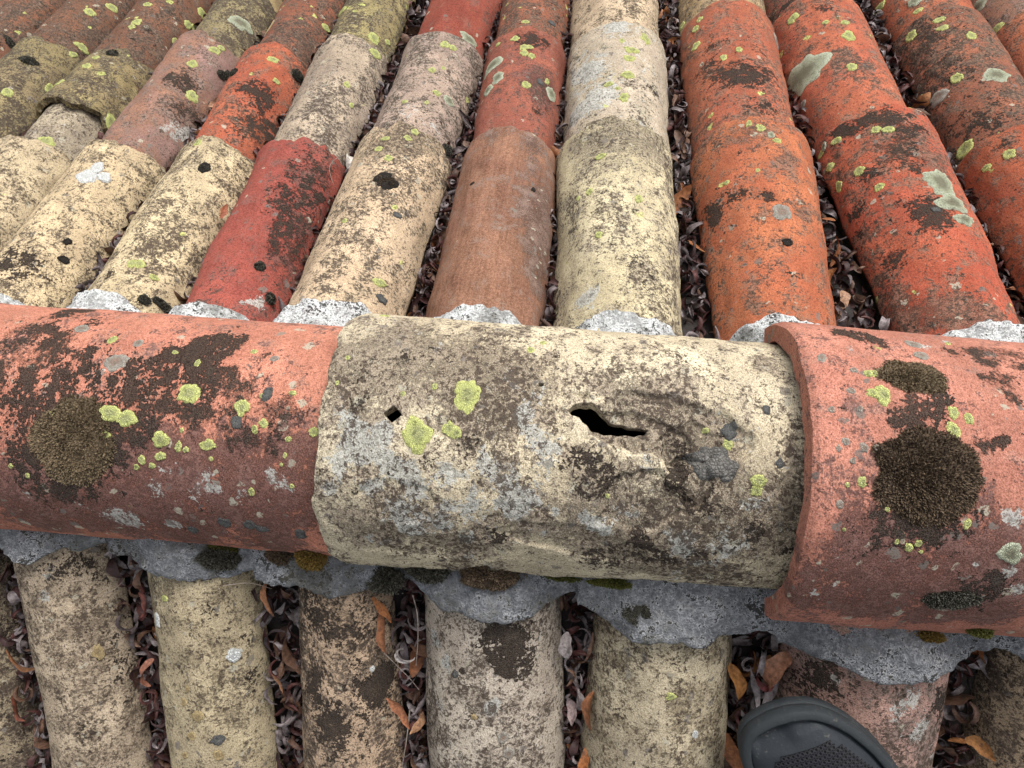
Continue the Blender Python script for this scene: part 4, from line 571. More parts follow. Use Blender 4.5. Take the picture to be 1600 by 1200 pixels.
class Tile:
    def __init__(s, key, name, L, r0, r1, A, th, kz, mat, M, seed, nu, nv, color=(1, 1, 1), wob=.0016, jag=.004, feat=None, hole=None, edgecut=None, bevel=.0022, label=None, zoff=None, marks=None):
        s.key, s.L, s.r0, s.r1, s.A, s.kz, s.seed, s.wob, s.jag, s.feat, s.edgecut, s.bevel = key, L, r0, r1, A, kz, seed, wob, jag, feat, edgecut, bevel
        s.zoff = r0 * math.cos(A) * kz if zoff is None else zoff
        s.M = M
        ex = np.array([1.2, 3.5, 7.0]) * .001 / L
        v = np.unique(np.concatenate([np.linspace(0, 1, nv + 1), ex, 1 - ex]))
        u = np.linspace(-1, 1, nu + 1)
        V, U = np.meshgrid(v, u, indexing='ij')
        nr, nc = V.shape
        keep = np.ones((nr - 1, nc - 1), bool)
        if hole:
            rm = (r0 + r1) / 2
            for poly in hole:                         # polygon in metres (along, across) over the surface
                poly = np.array(poly)
                cx = (V[:-1, :-1] + V[1:, 1:]) / 2 * L
                cy = (U[:-1, :-1] + U[1:, 1:]) / 2 * A * rm
                ins = np.zeros(cx.shape, bool)
                j = len(poly) - 1
                for i in range(len(poly)):
                    xi, yi = poly[i]; xj, yj = poly[j]
                    c = ((yi > cy) != (yj > cy)) & (cx < (xj - xi) * (cy - yi) / (yj - yi + 1e-12) + xi)
                    ins ^= c
                    j = i
                keep &= ~ins
                # pull the rim of the hole onto its outline
                pad = np.pad(~ins, 1, constant_values=True)
                cnt_in = np.zeros((nr, nc), int)
                for a in (0, 1):
                    for b in (0, 1):
                        cnt_in += (~pad[a:a + nr, b:b + nc]).astype(int)
                idx = np.argwhere((cnt_in > 0) & (cnt_in < 4))
                for a, b in idx:
                    q = np.array([V[a, b] * L, U[a, b] * A * rm])
                    best, bd = None, 1e9
                    for i in range(len(poly)):
                        p0, p1 = poly[i - 1], poly[i]
                        t = np.clip(np.dot(q - p0, p1 - p0) / (np.dot(p1 - p0, p1 - p0) + 1e-12), 0, 1)
                        pr = p0 + t * (p1 - p0)
                        dd = np.sum((q - pr) ** 2)
                        if dd < bd: best, bd = pr, dd
                    V[a, b] = best[0] / L; U[a, b] = best[1] / (A * rm)
        TH = U * A
        out = s.S(V, TH).reshape(-1, 3)
        inn = s.S(V, TH, -th).reshape(-1, 3)
        n = nr * nc
        I = np.arange(n).reshape(nr, nc)
        q = np.stack([I[:-1, :-1], I[:-1, 1:], I[1:, 1:], I[1:, :-1]], -1)
        fo = q[keep][:, ::-1]
        fi = (q + n)[keep]
        walls = []
        kp = np.pad(keep, 1)
        for (da, db, e0, e1) in ((-1, 0, 0, 1), (0, 1, 1, 2), (1, 0, 2, 3), (0, -1, 3, 0)):
            nb = kp[1 + da:1 + da + nr - 1, 1 + db:1 + db + nc - 1]
            m = keep & ~nb
            a, b = q[m][:, e0], q[m][:, e1]
            walls.append(np.stack([a, b, b + n, a + n], -1))
        walls = np.concatenate(walls)
        verts = np.concatenate([out, inn])
        faces = np.concatenate([fo, fi, walls])
        o = mesh_obj(name, verts, faces, MT[mat], None, True, len(fo) + len(fi))
        # stains, plus shade painted on ridge near flanks and beside the rim
        at = {k: np.zeros(len(verts)) for k in ('blk', 'gry', 'grm_shade')}
        for (k2, v_, t_, r_, st) in BLOBS.get(key, ()):
            c = s.S(np.array(v_), np.array(t_))
            d = np.linalg.norm(verts - c, axis=1) / r_
            at[k2] = at[k2] + st * np.exp(-(d / (1.45 if k2 == 'blk' else 1.05)) ** 2)
        if name == 'roof_tile':
            dist = (1 - np.concatenate([V.ravel()] * 2)) * L
            at['grm_shade'] = at['grm_shade'] + .5 * np.exp(-dist / .016) * (.5 + .5 * vnoise(verts[:, 0] * 40 + seed, dist * 30, 2.))
        if marks is not None:
            VV, TT = np.concatenate([V.ravel()] * 2), np.concatenate([TH.ravel()] * 2)
            mk = marks(VV, TT)
            for k2 in mk: at[k2] = at[k2] + mk[k2]
        for k2 in at: attr(o.data, k2, np.minimum(at[k2], .92 if k2 == 'blk' else .9))
        o.data.update()
        o.parent = roof
        o.matrix_world = M
        o.color = (*color, 1)
        if label: o['label'] = label
        s.o = o
        TILES[key] = s
    def S(s, V, T, off=0.):
        r = s.r0 + (s.r1 - s.r0) * V
        sx, cz = np.sin(T), np.cos(T)
        y = V * s.L
        k = s.seed * 3.7
        d = s.wob * fbm(sx * 1.6 + k, y * 11 + k, cz * 1.6, 2) + s.wob * .38 * fbm(r * sx * 70 + k, y * 55, r * cz * 70 + k, 3)
        if s.feat is not None: d = d + s.feat(V, T) * (1.0 if off == 0 else .25)
        em = np.minimum(V, 1 - V) * s.L
        bev = s.bevel * (1 - sstep(0, .0062, em)) ** 1.5
        rad = r + d + off * (1 + .12 * vnoise(V * 9 + k, T * 4, 3.3)) - (bev if off == 0 else 0)
        j0 = s.jag * fbm(T * 2.2 + k, 1.5, k, 4)
        j1 = s.jag * fbm(T * 2.2 + k, 7.5, k, 4)
        j1 = j1 - s.jag * 3.2 * np.maximum(0, vnoise(T * 3.1 + k, 4.4, k * .7) - .38) - s.jag * .9 * np.maximum(0, vnoise(T * 12 + k, 2.4, k * .7) - .3)
        y = y + j0 * (1 - sstep(0, .12, V)) + j1 * sstep(.9, 1, V)
        if s.edgecut is not None: T2 = s.edgecut(V, T)
        else:
            T2 = T * (1 + .02 * fbm(V * 14 + k, np.sign(T), k, 3))
        return np.stack([rad * np.sin(T2), y, s.kz * rad * np.cos(T2) - s.zoff], -1)
    def local(s, a, b, v0, t0):
        """metres across / along from (v0,t0) -> local position and normal"""
        rm = s.r0 + (s.r1 - s.r0) * v0
        V = v0 + np.asarray(b) / s.L
        T = t0 + np.asarray(a) / rm
        V = np.clip(V, 0.004, .996); T = np.clip(T, -s.A, s.A)
        p = s.S(V, T)
        e = .002
        du = s.S(V, T + e) - s.S(V, T - e)
        dv = s.S(np.clip(V + e, 0, 1), T) - s.S(np.clip(V - e, 0, 1), T)
        nn = np.cross(du, dv)
        nn /= np.linalg.norm(nn, axis=-1, keepdims=True) + 1e-12
        flip = np.sign((nn[..., 0] * np.sin(T) + nn[..., 2] * np.cos(T)))
        return p, nn * flip[..., None]

# ---- far slope: columns (x at s=.15, x at s=.45) and their rows (lower end s, material, tint)
FARC = [
    # key, x15, x45, rows: (s_end, mat, tint, r_top, r_low, lift)
    ('f_m5', -1.165, -1.175, [(.44, 'olive', (1, .95, .9)), (.72, 'umber', (1, 1, 1)), (1.0, 'grey', (1, 1, 1)), (1.3, 'umber', (1, 1, 1))]),
    ('f_m4', -1.048, -1.056, [(.43, 'mauve', (1, 1, 1)), (.71, 'umber', (.9, .9, .9)), (1.0, 'olive', (.9, .9, .9)), (1.3, 'red', (.8, .8, .8))]),
    ('f_m3', -0.933, -0.94, [(.42, 'mauve', (1.1, 1.05, 1)), (.70, 'umber', (.7, .8, .85)), (.98, 'umber', (.75, .85, .9)), (1.28, 'olive', (1, 1, 1))]),
    ('f_m2', -0.82, -0.824, [(.445, 'grey', (1.15, 1.1, 1.0)), (.67, 'olive', (1.1, 1.05, .95)), (.96, 'umber', (.68, .8, .85)), (1.26, 'grey', (1, 1, 1))]),
    ('f_m1', -.708, -.709, [(.415, 'cream', (.95, .98, .98)), (.545, 'grey', (1.35, 1.3, 1.2)), (.66, 'olive', (1.2, 1.18, 1.05)), (.96, 'umber', (.72, .82, .85)), (1.28, 'mauve', (1, 1, 1))]),
    ('f_0', -0.597, -0.589, [(.423, 'cream', (1.03, 1.0, .95)), (.69, 'mauve', (.92, .95, .95)), (.97, 'olive', (1, 1, 1)), (1.26, 'grey', (1, 1, 1))]),
    ('f_1', -0.474, -0.472, [(.434, 'cream', (1.08, 1.06, 1.0)), (.672, 'orange', (.95, .85, .88)), (.95, 'umber', (.95, .9, .85)), (1.25, 'olive', (1, 1, 1))]),
    ('f_2', -0.3645, -0.364, [(.437, 'red', (1.02, .95, 1.05)), (.69, 'grey', (1.35, 1.33, 1.3)), (.97, 'olive', (1.35, 1.33, 1.2)), (1.27, 'umber', (1, 1, 1))]),
    ('f_3', -0.2455, -0.2353, [(.455, 'pink', (1, 1, 1)), (.700, 'grey', (1.22, 1.15, 1.2)), (.98, 'red', (.85, .8, .8)), (1.28, 'grey', (1, 1, 1))]),
    ('f_4', -0.1026, -0.1046, [(.459, 'brown', (.88, .90, 1.02)), (.716, 'red', (.92, 1.15, 1.1)), (1.0, 'umber', (1.05, .95, .9)), (1.3, 'mauve', (1, 1, 1))]),
    ('f_5', 0.0331, 0.0267, [(.463, 'yellow', (1.0, .965, 1.04)), (.71, 'white', (1, 1, 1)), (.99, 'cream', (.95, .95, .98)), (1.29, 'olive', (1, 1, 1))]),
    ('f_6', 0.183, 0.183, [(.468, 'orange', (1.02, 1.05, 1.0)), (.772, 'orange', (.92, .88, .95)), (1.05, 'pink', (.7, .65, .55)), (1.33, 'orange', (1, 1, 1))]),
    ('f_7', 0.3494, 0.333, [(.499, 'orange', (1.02, .82, .88)), (.80, 'orange', (1.0, .9, .9)), (1.08, 'umber', (1.2, .9, .9)), (1.36, 'red', (1, 1, 1))]),
    ('f_8', 0.492, 0.486, [(.47, 'orange', (.88, .72, .72)), (.765, 'umber', (1.1, 1.02, 1.0)), (1.04, 'orange', (.9, .8, .8)), (1.32, 'orange', (1, 1, 1))]),
    ('f_9', 0.626, 0.62, [(.49, 'orange', (1, .95, .9)), (.78, 'orange', (1.05, 1.1, 1.05)), (1.06, 'mauve', (1, 1, 1)), (1.34, 'umber', (1, 1, 1))]),
    ('f_10', 0.76, 0.755, [(.48, 'umber', (1, 1, 1)), (.77, 'grey', (1, 1, 1)), (1.05, 'orange', (1, 1, 1)), (1.33, 'red', (1, 1, 1))]),
]
FAR_LABEL = {
    'f_0A': 'cream clay tile with a white lichen blotch behind the ridge',
    'f_1A': 'cream speckled clay tile with one yellow lichen pair near its foot',
    'f_2A': 'smooth dark red clay tile blackened along its right side',
    'f_3A': 'buff pink clay tile with a round black moss spot',
    'f_4A': 'smooth brown clay tile smoked dark on the right, free of lichen',
    'f_5A': 'straw yellow speckled clay tile behind the holed ridge tile',
    'f_6A': 'bright orange clay tile behind the rim of the salmon ridge tile',
    'f_7A': 'orange red clay tile with a long pale green lichen on its right side',
    'f_7B': 'orange clay tile with a large round pale green lichen',
    'f_4B': 'red clay tile with a horseshoe of pale green lichen',
    'f_5B': 'whitened lichen-covered clay tile below the straw yellow one',
    'f_2B': 'pale grey speckled clay tile below the dark red one',
    'f_1B': 'orange red clay tile with black moss patches beside the pale grey tile',
    'f_m1C': 'short olive tile with its hollow upper end standing open',
}
FAR_R = {'f_m5': (0.054, 0.06), 'f_m4': (0.054, 0.06), 'f_m3': (0.054, 0.06), 'f_m2': (0.054, 0.06), 'f_m1': (0.053, 0.059), 'f_0': (0.053, 0.057), 'f_1': (0.0525, 0.0535), 'f_2': (0.052, 0.056), 'f_3': (0.0605, 0.061), 'f_4': (0.0605, 0.059), 'f_5': (0.061, 0.0715), 'f_6': (0.0555, 0.071), 'f_7': (0.0565, 0.069), 'f_8': (0.058, 0.066), 'f_9': (0.058, 0.066), 'f_10': (0.058, 0.066)}
def far_x(c, s): return c[1] + (c[2] - c[1]) * (s - .15) / .3
rng = random.Random(5)
for ci, c in enumerate(FARC):
    ang = math.atan((c[2] - c[1]) / .3)
    ra, rb = FAR_R[c[0]]
    s0 = .098
    for ri, (se, mat, tint) in enumerate(c[3]):
        key = c[0] + 'ABCDE'[ri]
        top = s0 if ri == 0 else c[3][ri - 1][0] - .075
        L = se - top
        if ri == 0: r0, r1 = ra + (rb - ra) * (top - .15) / .3, ra + (rb - ra) * (se - .15) / .3
        else: r0, r1 = rb - .0085, rb + rng.uniform(-.001, .002)
        h, tilt = .0, R(.8)
        if c[0] == 'f_m1' and ri == 1: h, r1 = -.006, rb - .008
        if c[0] == 'f_m1' and ri == 2: top = .512; L = se - top; h, r0, r1, tilt = .005, rb + .001, rb - .001, R(-2.0)
        big = ri == 0 or (ri == 1 and ci > 3)
        Tile(key, 'roof_tile', L, r0, r1, R(84), .0105, rng.uniform(.96, 1.06), mat,
             frame(1, far_x(c, top), top, h + (0.0 if ri == 0 else -.002), ang + R(rng.uniform(-.6, .6)), tilt),
             ci * 5 + ri + 1, 60 if big else 36, 100 if big else 56, color=tuple(t * rng.uniform(.96, 1.04) for t in tint),
             wob=rng.uniform(.0015, .0026), jag=rng.uniform(.004, .009), label=FAR_LABEL.get(key))

# ---- near slope
NEARC = [
    ('n_0', -.590, 4.5, .056, .060, 'neardark', (.75, .8, .75), -.016),
    ('n_1', -.4612, 5.2, .0474, .0495, 'near', (1, 1, .98), 0),
    ('n_2', -.3298, 3.5, .0520, .0515, 'neargold', (1, 1, 1), 0),
    ('n_3', -.1987, 2.6, .0420, .0530, 'neardark', (1.15, 1.1, 1.05), 0),
    ('n_4', -.0687, 2.8, .0593, .0640, 'neargrey', (1, 1, 1), 0),
    ('n_5', .0796, -.2, .0555, .0680, 'neargold', (.95, .97, 1.05), 0),
    ('n_6', .2400, -.5, .0690, .0660, 'nearpink', (1, 1, 1), 0),
    ('n_7', .405, -3, .060, .064, 'neardark', (.8, .8, .75), -.014),
    ('n_8', .55, -3, .060, .064, 'near', (1, 1, 1), 0),
]
NEAR_LABEL = {
    'n_1A': 'mottled buff clay tile at the lower left with leaves on both sides',
    'n_2A': 'golden lichened clay tile below the left ridge tile',
    'n_3A': 'narrow blackened clay tile under the ridge joint',
    'n_4A': 'grey buff clay tile with a sooty patch under the mortar',
    'n_5A': 'mossy gold clay tile left of the shoe',
    'n_6A': 'pinkish lichened clay tile under the shoe',
}
def near_x(c, s): return c[1] + math.tan(R(c[2])) * (s - .075)
for ci, c in enumerate(NEARC):
    for ri, (t0, t1) in enumerate(((.056, .36), (.29, .66))):
        key = c[0] + 'AB'[ri]
        Tile(key, 'roof_tile', t1 - t0, c[3], c[4], R(84), .0115, 1.0, c[5],
             frame(-1, near_x(c, t0), t0, c[7] + (-.003 if ri == 0 else -.006), R(c[2]), R(.6)), 90 + ci * 3 + ri,
             72 if ri == 0 else 30, 110 if ri == 0 else 40, color=c[6], wob=.0018, jag=.004, label=NEAR_LABEL.get(key))

# ---- channel tiles between the columns
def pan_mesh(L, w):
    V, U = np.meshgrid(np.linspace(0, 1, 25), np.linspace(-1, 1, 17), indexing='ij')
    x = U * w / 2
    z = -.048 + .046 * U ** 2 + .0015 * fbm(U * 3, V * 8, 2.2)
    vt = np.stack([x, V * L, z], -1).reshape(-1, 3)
    I = np.arange(25 * 17).reshape(25, 17)
    q = np.stack([I[:-1, :-1], I[:-1, 1:], I[1:, 1:], I[1:, :-1]], -1).reshape(-1, 4)
    lowv = vt - np.array([0, 0, .011])
    n = len(vt)
    walls = []
    for a in (I[0, :], I[-1, :], I[:, 0], I[:, -1]):
        walls.append(np.stack([a[:-1], a[1:], a[1:] + n, a[:-1] + n], -1))
    f = np.concatenate([q, (q + n)[:, ::-1]] + walls)
    me = bpy.data.meshes.new('channel_tile')
    me.from_pydata(np.concatenate([vt, lowv]).tolist(), [], f.tolist())
    me.polygons.foreach_set('use_smooth', np.arange(len(f)) < 2 * len(q))
    me.materials.append(MT['pan'])
    return me
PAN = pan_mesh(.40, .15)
def pan(side, x, s, ang, h):
    o = bpy.data.objects.new('channel_tile', PAN)
    COL.objects.link(o); o.parent = roof
    o.matrix_world = frame(side, x, s, h, ang, R(1.2))
GUT = []           # gutters: (side, x at s0, dx/ds, s0, s1, half width)
for a, b in zip(FARC[:-1], FARC[1:]):
    xm = (a[1] + b[1]) / 2
    k = ((a[2] - a[1]) + (b[2] - b[1])) / .6
    GUT.append((1, xm - .15 * k, k, .145, 1.1, a[0], b[0], b[1] - a[1]))
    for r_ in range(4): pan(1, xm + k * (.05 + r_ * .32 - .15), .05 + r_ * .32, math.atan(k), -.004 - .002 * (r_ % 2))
for a, b in zip(NEARC[:-1], NEARC[1:]):
    ka, kb = math.tan(R(a[2])), math.tan(R(b[2]))
    k = (ka + kb) / 2
    xm = ((a[1] + a[3]) + (b[1] - b[3])) / 2 - .075 * k
    GUT.append((-1, xm, k, .05, .34, a[0], b[0], b[1] - a[1]))
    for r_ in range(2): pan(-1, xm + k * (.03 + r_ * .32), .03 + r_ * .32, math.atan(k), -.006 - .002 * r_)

# ---- boards under the tiles
def deck(side):
    x0, x1, s1 = -1.4, 1.2, 1.7
    v = []
    for h in (-.075, -.095):
        for (x, s) in ((x0, .0), (x1, .0), (x1, s1), (x0, s1)):
            v.append(W(side, x, s, h).tolist())
    g = bpy.data.materials.get('deck_boards')
    if not g:
        q = G('deck_boards'); P, raw, oi = q.coords()
        g = q.done(q.mix(q.noise(P, 30., 4.), (.03, .022, .016), (.07, .05, .035)), .95)
    return mesh_obj('roof_deck', v, [(0, 1, 2, 3), (7, 6, 5, 4), (0, 4, 5, 1), (1, 5, 6, 2), (2, 6, 7, 3), (3, 7, 4, 0)], g, roof, False)
deck(1); deck(-1)

# ---- ridge tiles
def ridge_frame(x0, y0, z0, x1, y1, z1):
    yv = Vector((x1 - x0, y1 - y0, z1 - z0)).normalized()
    nv = Vector((0, 0, 1))
    xv = yv.cross(nv).normalized(); nv = xv.cross(yv).normalized()
    return Matrix(((xv.x, yv.x, nv.x, x0), (xv.y, yv.y, nv.y, y0), (xv.z, yv.z, nv.z, z0), (0, 0, 0, 1)))
# local +x of a ridge tile points to -Y (towards the viewer): positive angle = near flank

RM_L, RM_R0, RM_R1 = .375, .1035, .0965
def stone_feat(V, T):
    a = V * RM_L; b = T * .100
    d = np.zeros_like(a)
    # flaked hollow right of the hole: layered laminations
    def bowl(ca, cb, ra, rb, dep, n=0., rot=0.):
        x, y = a - ca, b - cb
        c, s_ = math.cos(rot), math.sin(rot)
        x, y = c * x + s_ * y, -s_ * x + c * y
        q = np.sqrt((x / ra) ** 2 + (y / rb) ** 2) + n * fbm(a * 60, b * 60, 4.4, 3)
        return -dep * (1 - sstep(.86, 1.0, q))
    def ridge(ca, cb, ra, rb, hh, wd, lo, hi):
        x, y = (a - ca) / ra, (b - cb) / rb
        q = np.sqrt(x * x + y * y) + .06 * fbm(a * 50, b * 50, 8.8, 3)
        an = np.arctan2(y, x)
        return hh * np.exp(-((q - 1) / wd) ** 2) * sstep(lo, lo + .3, an) * (1 - sstep(hi - .3, hi, an))
    d += bowl(.245, -.008, .058, .026, .0042, .22, .18)
    d += bowl(.228, -.002, .040, .015, .0035, .25, .25)
    d += bowl(.262, .006, .018, .022, .0030, .3)
    d += bowl(.265, .030, .014, .018, .0045, .3)
    d += bowl(.180, -.018, .014, .009, .0015, .3)
    d += ridge(.235, -.004, .055, .024, .0016, .07, -2.9, -.3)
    d += ridge(.235, -.002, .068, .033, .0012, .05, -2.6, -.2)
    d += bowl(.232, .048, .032, .024, .0035, .25, -.5)      # shell-shaped flake
    d += bowl(.190, .085, .060, .014, .0016, .3, .15)
    d += bowl(.075, .098, .05, .016, .0012, .3)
    d += bowl(.06, .060, .03, .02, .0012, .4)
    # long fine cracks near the crown's far side
    cr = np.abs(b + .062 - .10 * (a - .12) ** 2 + .003 * fbm(a * 40, 2.2, 1.1, 3) - .03 * (a - .1))
    d -= .0012 * (1 - sstep(0, .0012, cr)) * sstep(.06, .09, a) * (1 - sstep(.24, .28, a))
    d += .0005 * fbm(a * 90, b * 90, 6.1, 4) * sstep(-.02, .03, b)
    d += .0003 * fbm(a * 35, b * 160, 2.1, 3)
    return d
def stone_marks(V, T):
    """dark seams along the flake edges, brownish clay in the flaked hollows"""
    a = V * RM_L; b = T * .100
    bk = np.zeros_like(a); gm = np.zeros_like(a)
    for (ca, cb, ra, rb, n, rot, kb, kg) in ((.245, -.008, .058, .026, .22, .18, .45, .42), (.228, -.002, .040, .015, .25, .25, .35, .3), (.262, .006, .018, .022, .3, 0, .6, .3),
                                             (.265, .030, .014, .018, .3, 0, .9, .3), (.232, .048, .032, .024, .25, -.5, .5, .1), (.190, .085, .060, .014, .3, .15, .3, .2)):
        x, y = a - ca, b - cb
        c, s_ = math.cos(rot), math.sin(rot)
        x, y = c * x + s_ * y, -s_ * x + c * y
        q = np.sqrt((x / ra) ** 2 + (y / rb) ** 2) + n * fbm(a * 60, b * 60, 4.4, 3)
        bk += 1.4 * kb * np.exp(-((q - .97) / .055) ** 2) * sstep(-.6, .5, vnoise(a * 45, b * 45, ca * 90))
        gm += kg * (1 - sstep(.8, 1., q))
    for (off, kk) in ((.062, .8), (.050, .5)):
        cr = np.abs(b + off - .10 * (a - .12) ** 2 + .003 * fbm(a * 40, 2.2, 1.1, 3) - .03 * (a - .1))
        bk += kk * (1 - sstep(0, .0016, cr)) * sstep(.06, .09, a) * (1 - sstep(.22, .28, a)) * sstep(-.3, .2, vnoise(a * 50, off * 40, 1.7))
    return {'blk': bk, 'grm_shade': gm}
def stone_cut(V, T):
    # broken lower edge, near side
    lim = 1.0 + .05 * fbm(V * 6, 3.1, 1.7, 3)
    bite = -.10 * np.exp(-((V - .36) / .075) ** 2) + .05 * np.exp(-((V - .16) / .08) ** 2) + .04 * np.exp(-((V - .55) / .06) ** 2) - .02 * np.exp(-((V - .8) / .1) ** 2)
    w = sstep(.55, 1.0, T / R(88))
    return T * (1 + w * (lim - 1 + bite))
HOLE_SQ = [(.055, -.0095), (.0618, -.0032), (.0548, .0035), (.0482, -.0030)]
HOLE_EYE = [(.1765, -.0185), (.1800, -.0225), (.1850, -.0238), (.1895, -.0225), (.1925, -.0230), (.1970, -.0195), (.1990, -.0165), (.2035, -.0125), (.2060, -.0090),
            (.2105, -.0072), (.2150, -.0068), (.2190, -.0042), (.2260, -.0035), (.2330, -.0015), (.2300, .0022), (.2265, .0018), (.2235, .0030), (.2170, .0012),
            (.2120, .0018), (.2075, .0005), (.2020, .0004), (.1975, -.0022), (.1940, -.0028), (.1905, -.0062), (.1870, -.0085), (.1845, -.0125), (.1795, -.0145)]
HOLE_EYE = [(a_, b_ - .13 * (a_ - .205)) for a_, b_ in HOLE_EYE]
HOLE_DOT = [(.1545, -.0345), (.158, -.035), (.159, -.0325), (.1555, -.0315)]

Tile('ridge_l', 'ridge_tile', .45, .1010, .0965, R(88), .014, 1.0, 'salmon', ridge_frame(-.602, .0405, .012, -.152, .0365, .008), 201, 150, 240,
     color=(1, 1, 1), wob=.0010, jag=.002, label='salmon red ridge tile at left with a large brown moss cushion and black lichen')
Tile('ridge_m', 'ridge_tile', RM_L, RM_R0, RM_R1, R(88), .012, 1.0, 'stone', ridge_frame(-.188, .0385, .021, .187, .0390, .011), 202, 300, 400,
     color=(1, 1, 1), wob=.0012, jag=.005, feat=stone_feat, hole=[HOLE_SQ, HOLE_EYE, HOLE_DOT], edgecut=stone_cut, marks=stone_marks,
     label='flaked straw-coloured ridge tile with an eye-shaped hole and a square nail hole')
Tile('ridge_r', 'ridge_tile', .43, .1155, .1045, R(88), .0165, 1.0, 'salmon', ridge_frame(.146, .0350, .022, .576, .030, .010), 203, 150, 240,
     color=(.93, .95, 1.0), wob=.0009, jag=.0022, bevel=.0030, label='salmon ridge tile at right with a thick bare rim and two round moss cushions')
Tile('ridge_rr', 'ridge_tile', .43, .1135, .103, R(88), .015, 1.0, 'salmon', ridge_frame(.545, .031, .024, .975, .028, .012), 204, 60, 80, wob=.0010, jag=.003)
Tile('ridge_ll', 'ridge_tile', .45, .099, .094, R(88), .014, 1.0, 'stone', ridge_frame(-1.02, .042, .008, -.572, .0405, .006), 205, 60, 80, wob=.0010, jag=.003)

# ------------------------------------------------------------------ lichens lying on the tiles
def lichen(key, v, t, r, kind, seed):
    T = TILES[key]
    ns, nr = (44, 6) if r > .004 else (20, 4)
    ph = np.linspace(0, 2 * np.pi, ns, endpoint=False)
    lob = 1 + .24 * fbm(np.cos(ph) * 1.6 + seed, np.sin(ph) * 1.6, seed * .7, 3) + .09 * vnoise(np.cos(ph) * 5, np.sin(ph) * 5, seed)
    sq = 1 + .25 * vnoise(seed * 1.3, 2.2, 1.1)
    A, B, RAD, H = [0.], [0.], [0.], [.0007]
    for i in range(1, nr + 1):
        q = i / nr
        A += list(r * q * lob * np.cos(ph) * sq); B += list(r * q * lob * np.sin(ph) / sq); RAD += [q] * ns
        H += [(.0009 if q < .9 else .0007) + .0002 * math.sin(i * 7 + seed)] * ns if i < nr else [-.0006] * ns
    pos, nn = T.local(np.array(A), np.array(B), v, t)
    pos = pos + nn * (np.array(H) * min(1.4, .6 + r / .01))[:, None]
    faces = [(0, 1 + j, 1 + (j + 1) % ns) for j in range(ns)]
    for i in range(nr - 1):
        o0 = 1 + i * ns
        faces += [(o0 + j, o0 + ns + j, o0 + ns + (j + 1) % ns, o0 + (j + 1) % ns) for j in range(ns)]
    o = mesh_obj('lichen_patch', pos, faces, ML[kind], None)
    attr(o.data, 'rad', RAD)
    o.parent = T.o
for i, (key, v, t, r, kind) in enumerate(LICHENS):
    if key in TILES: lichen(key, v, t, r * 1.12, kind, i * 1.37 + 2)

# ------------------------------------------------------------------ mortar
def cover_height(cols, xfun, rfun, x, s):
    H = np.full(np.broadcast(x, s).shape, -.02)
    for c in cols:
        r0, r1, s0, s1, dh = rfun(c)
        r = r0 + (r1 - r0) * np.clip((s - s0) / (s1 - s0), 0, 1)
        d = np.abs(x - xfun(c, s))
        H = np.maximum(H, np.where(d < r, np.sqrt(np.maximum(r * r - d * d, 0)) - .004 + dh, -.02))
    return H
def mortar(side, cols, xfun, rfun, xs, s_in, h_in, e_fun, mat, label, lipd, gut_h, seed, over):
    nt = 30
    X, Tt = np.meshgrid(xs, np.linspace(0, 1, nt), indexing='ij')
    E = e_fun(X)
    q = np.clip(Tt / .86, 0, 1)
    S = s_in + (E - s_in) * q
    Hc = cover_height(cols, xfun, rfun, X, S)
    # smooth the gutters: bridge over them
    Hm = np.maximum(Hc, gut_h)
    ker = np.hanning(13); ker /= ker.sum()
    Hm = np.apply_along_axis(lambda c: np.convolve(np.pad(c, 6, mode='edge'), ker, 'valid'), 0, Hm)
    top = Hm + over
    blend = sstep(0, 1, q)
    H = h_in * (1 - blend) + np.maximum(top, h_in * (1 - blend) * .6 + top * .4) * blend
    lip = np.clip((Tt - .86) / .14, 0, 1)
    S = S + lipd * np.sin(lip * np.pi / 2) - lipd * 1.6 * sstep(.55, 1, lip)
    H = H - (over + .006) * lip ** 1.6 - .012 * sstep(.6, 1, lip) * (Hc < gut_h)
    k = seed
    nz = .0042 * fbm(X * 24 + k, S * 24, 1.3 + k, 3) + .0034 * fbm(X * 80, S * 80, k, 3) + .0016 * fbm(X * 260, S * 260, k, 2)
    H = H + nz
    S = S + (.0035 * fbm(X * 22, Tt * 2, k + 5, 3) + .0012 * fbm(X * 120, Tt * 3, k, 3)) * q
    vt = W(side, X, S, H).reshape(-1, 3)
    I = np.arange(X.size).reshape(X.shape)
    f = np.stack([I[:-1, :-1], I[1:, :-1], I[1:, 1:], I[:-1, 1:]], -1).reshape(-1, 4)
    if side > 0: pass
    else: f = f[:, ::-1]
    o = mesh_obj('ridge_mortar', vt, f, mat, roof)
    o['label'] = label
    return o
def scallop(cols, xfun, base, s_at, dip=.020):
    cx = np.array([xfun(c, s_at) for c in cols])
    ee = np.array(base)
    def fn(X):
        d = np.abs(X[..., None] - cx)
        i = d.argmin(-1)
        half = .5 * np.gradient(cx)[i]
        t = np.take_along_axis(d, i[..., None], -1)[..., 0] / half
        return ee[i] - dip * sstep(.55, 1.02, t) + .006 * vnoise(X * 30, 1.1, 3.3)
    return fn
near_r = lambda c: (c[3], c[4], .056, .36, c[7])
ne = [.066, .064, .073, .081, .078, .089, .094, .090, .09]
mortar(-1, NEARC, near_x, near_r, np.arange(-.85, .72, .0022), .012, .036, scallop(NEARC, near_x, ne, .075, .011), M_MORT_N,
       'grey lichen-whitened mortar bedding along the near side of the ridge', .003, .031, 2.0, .0055)
def far_r(c):
    i = [d[0] for d in FARC].index(c[0])
    T = TILES[c[0] + 'A']
    return (T.r0, T.r1, .098, .098 + T.L, .0)
fe = [.157, .157, .157, .157, .160, .158, .158, .156, .155, .154, .160, .164, .162, .162, .162, .162]
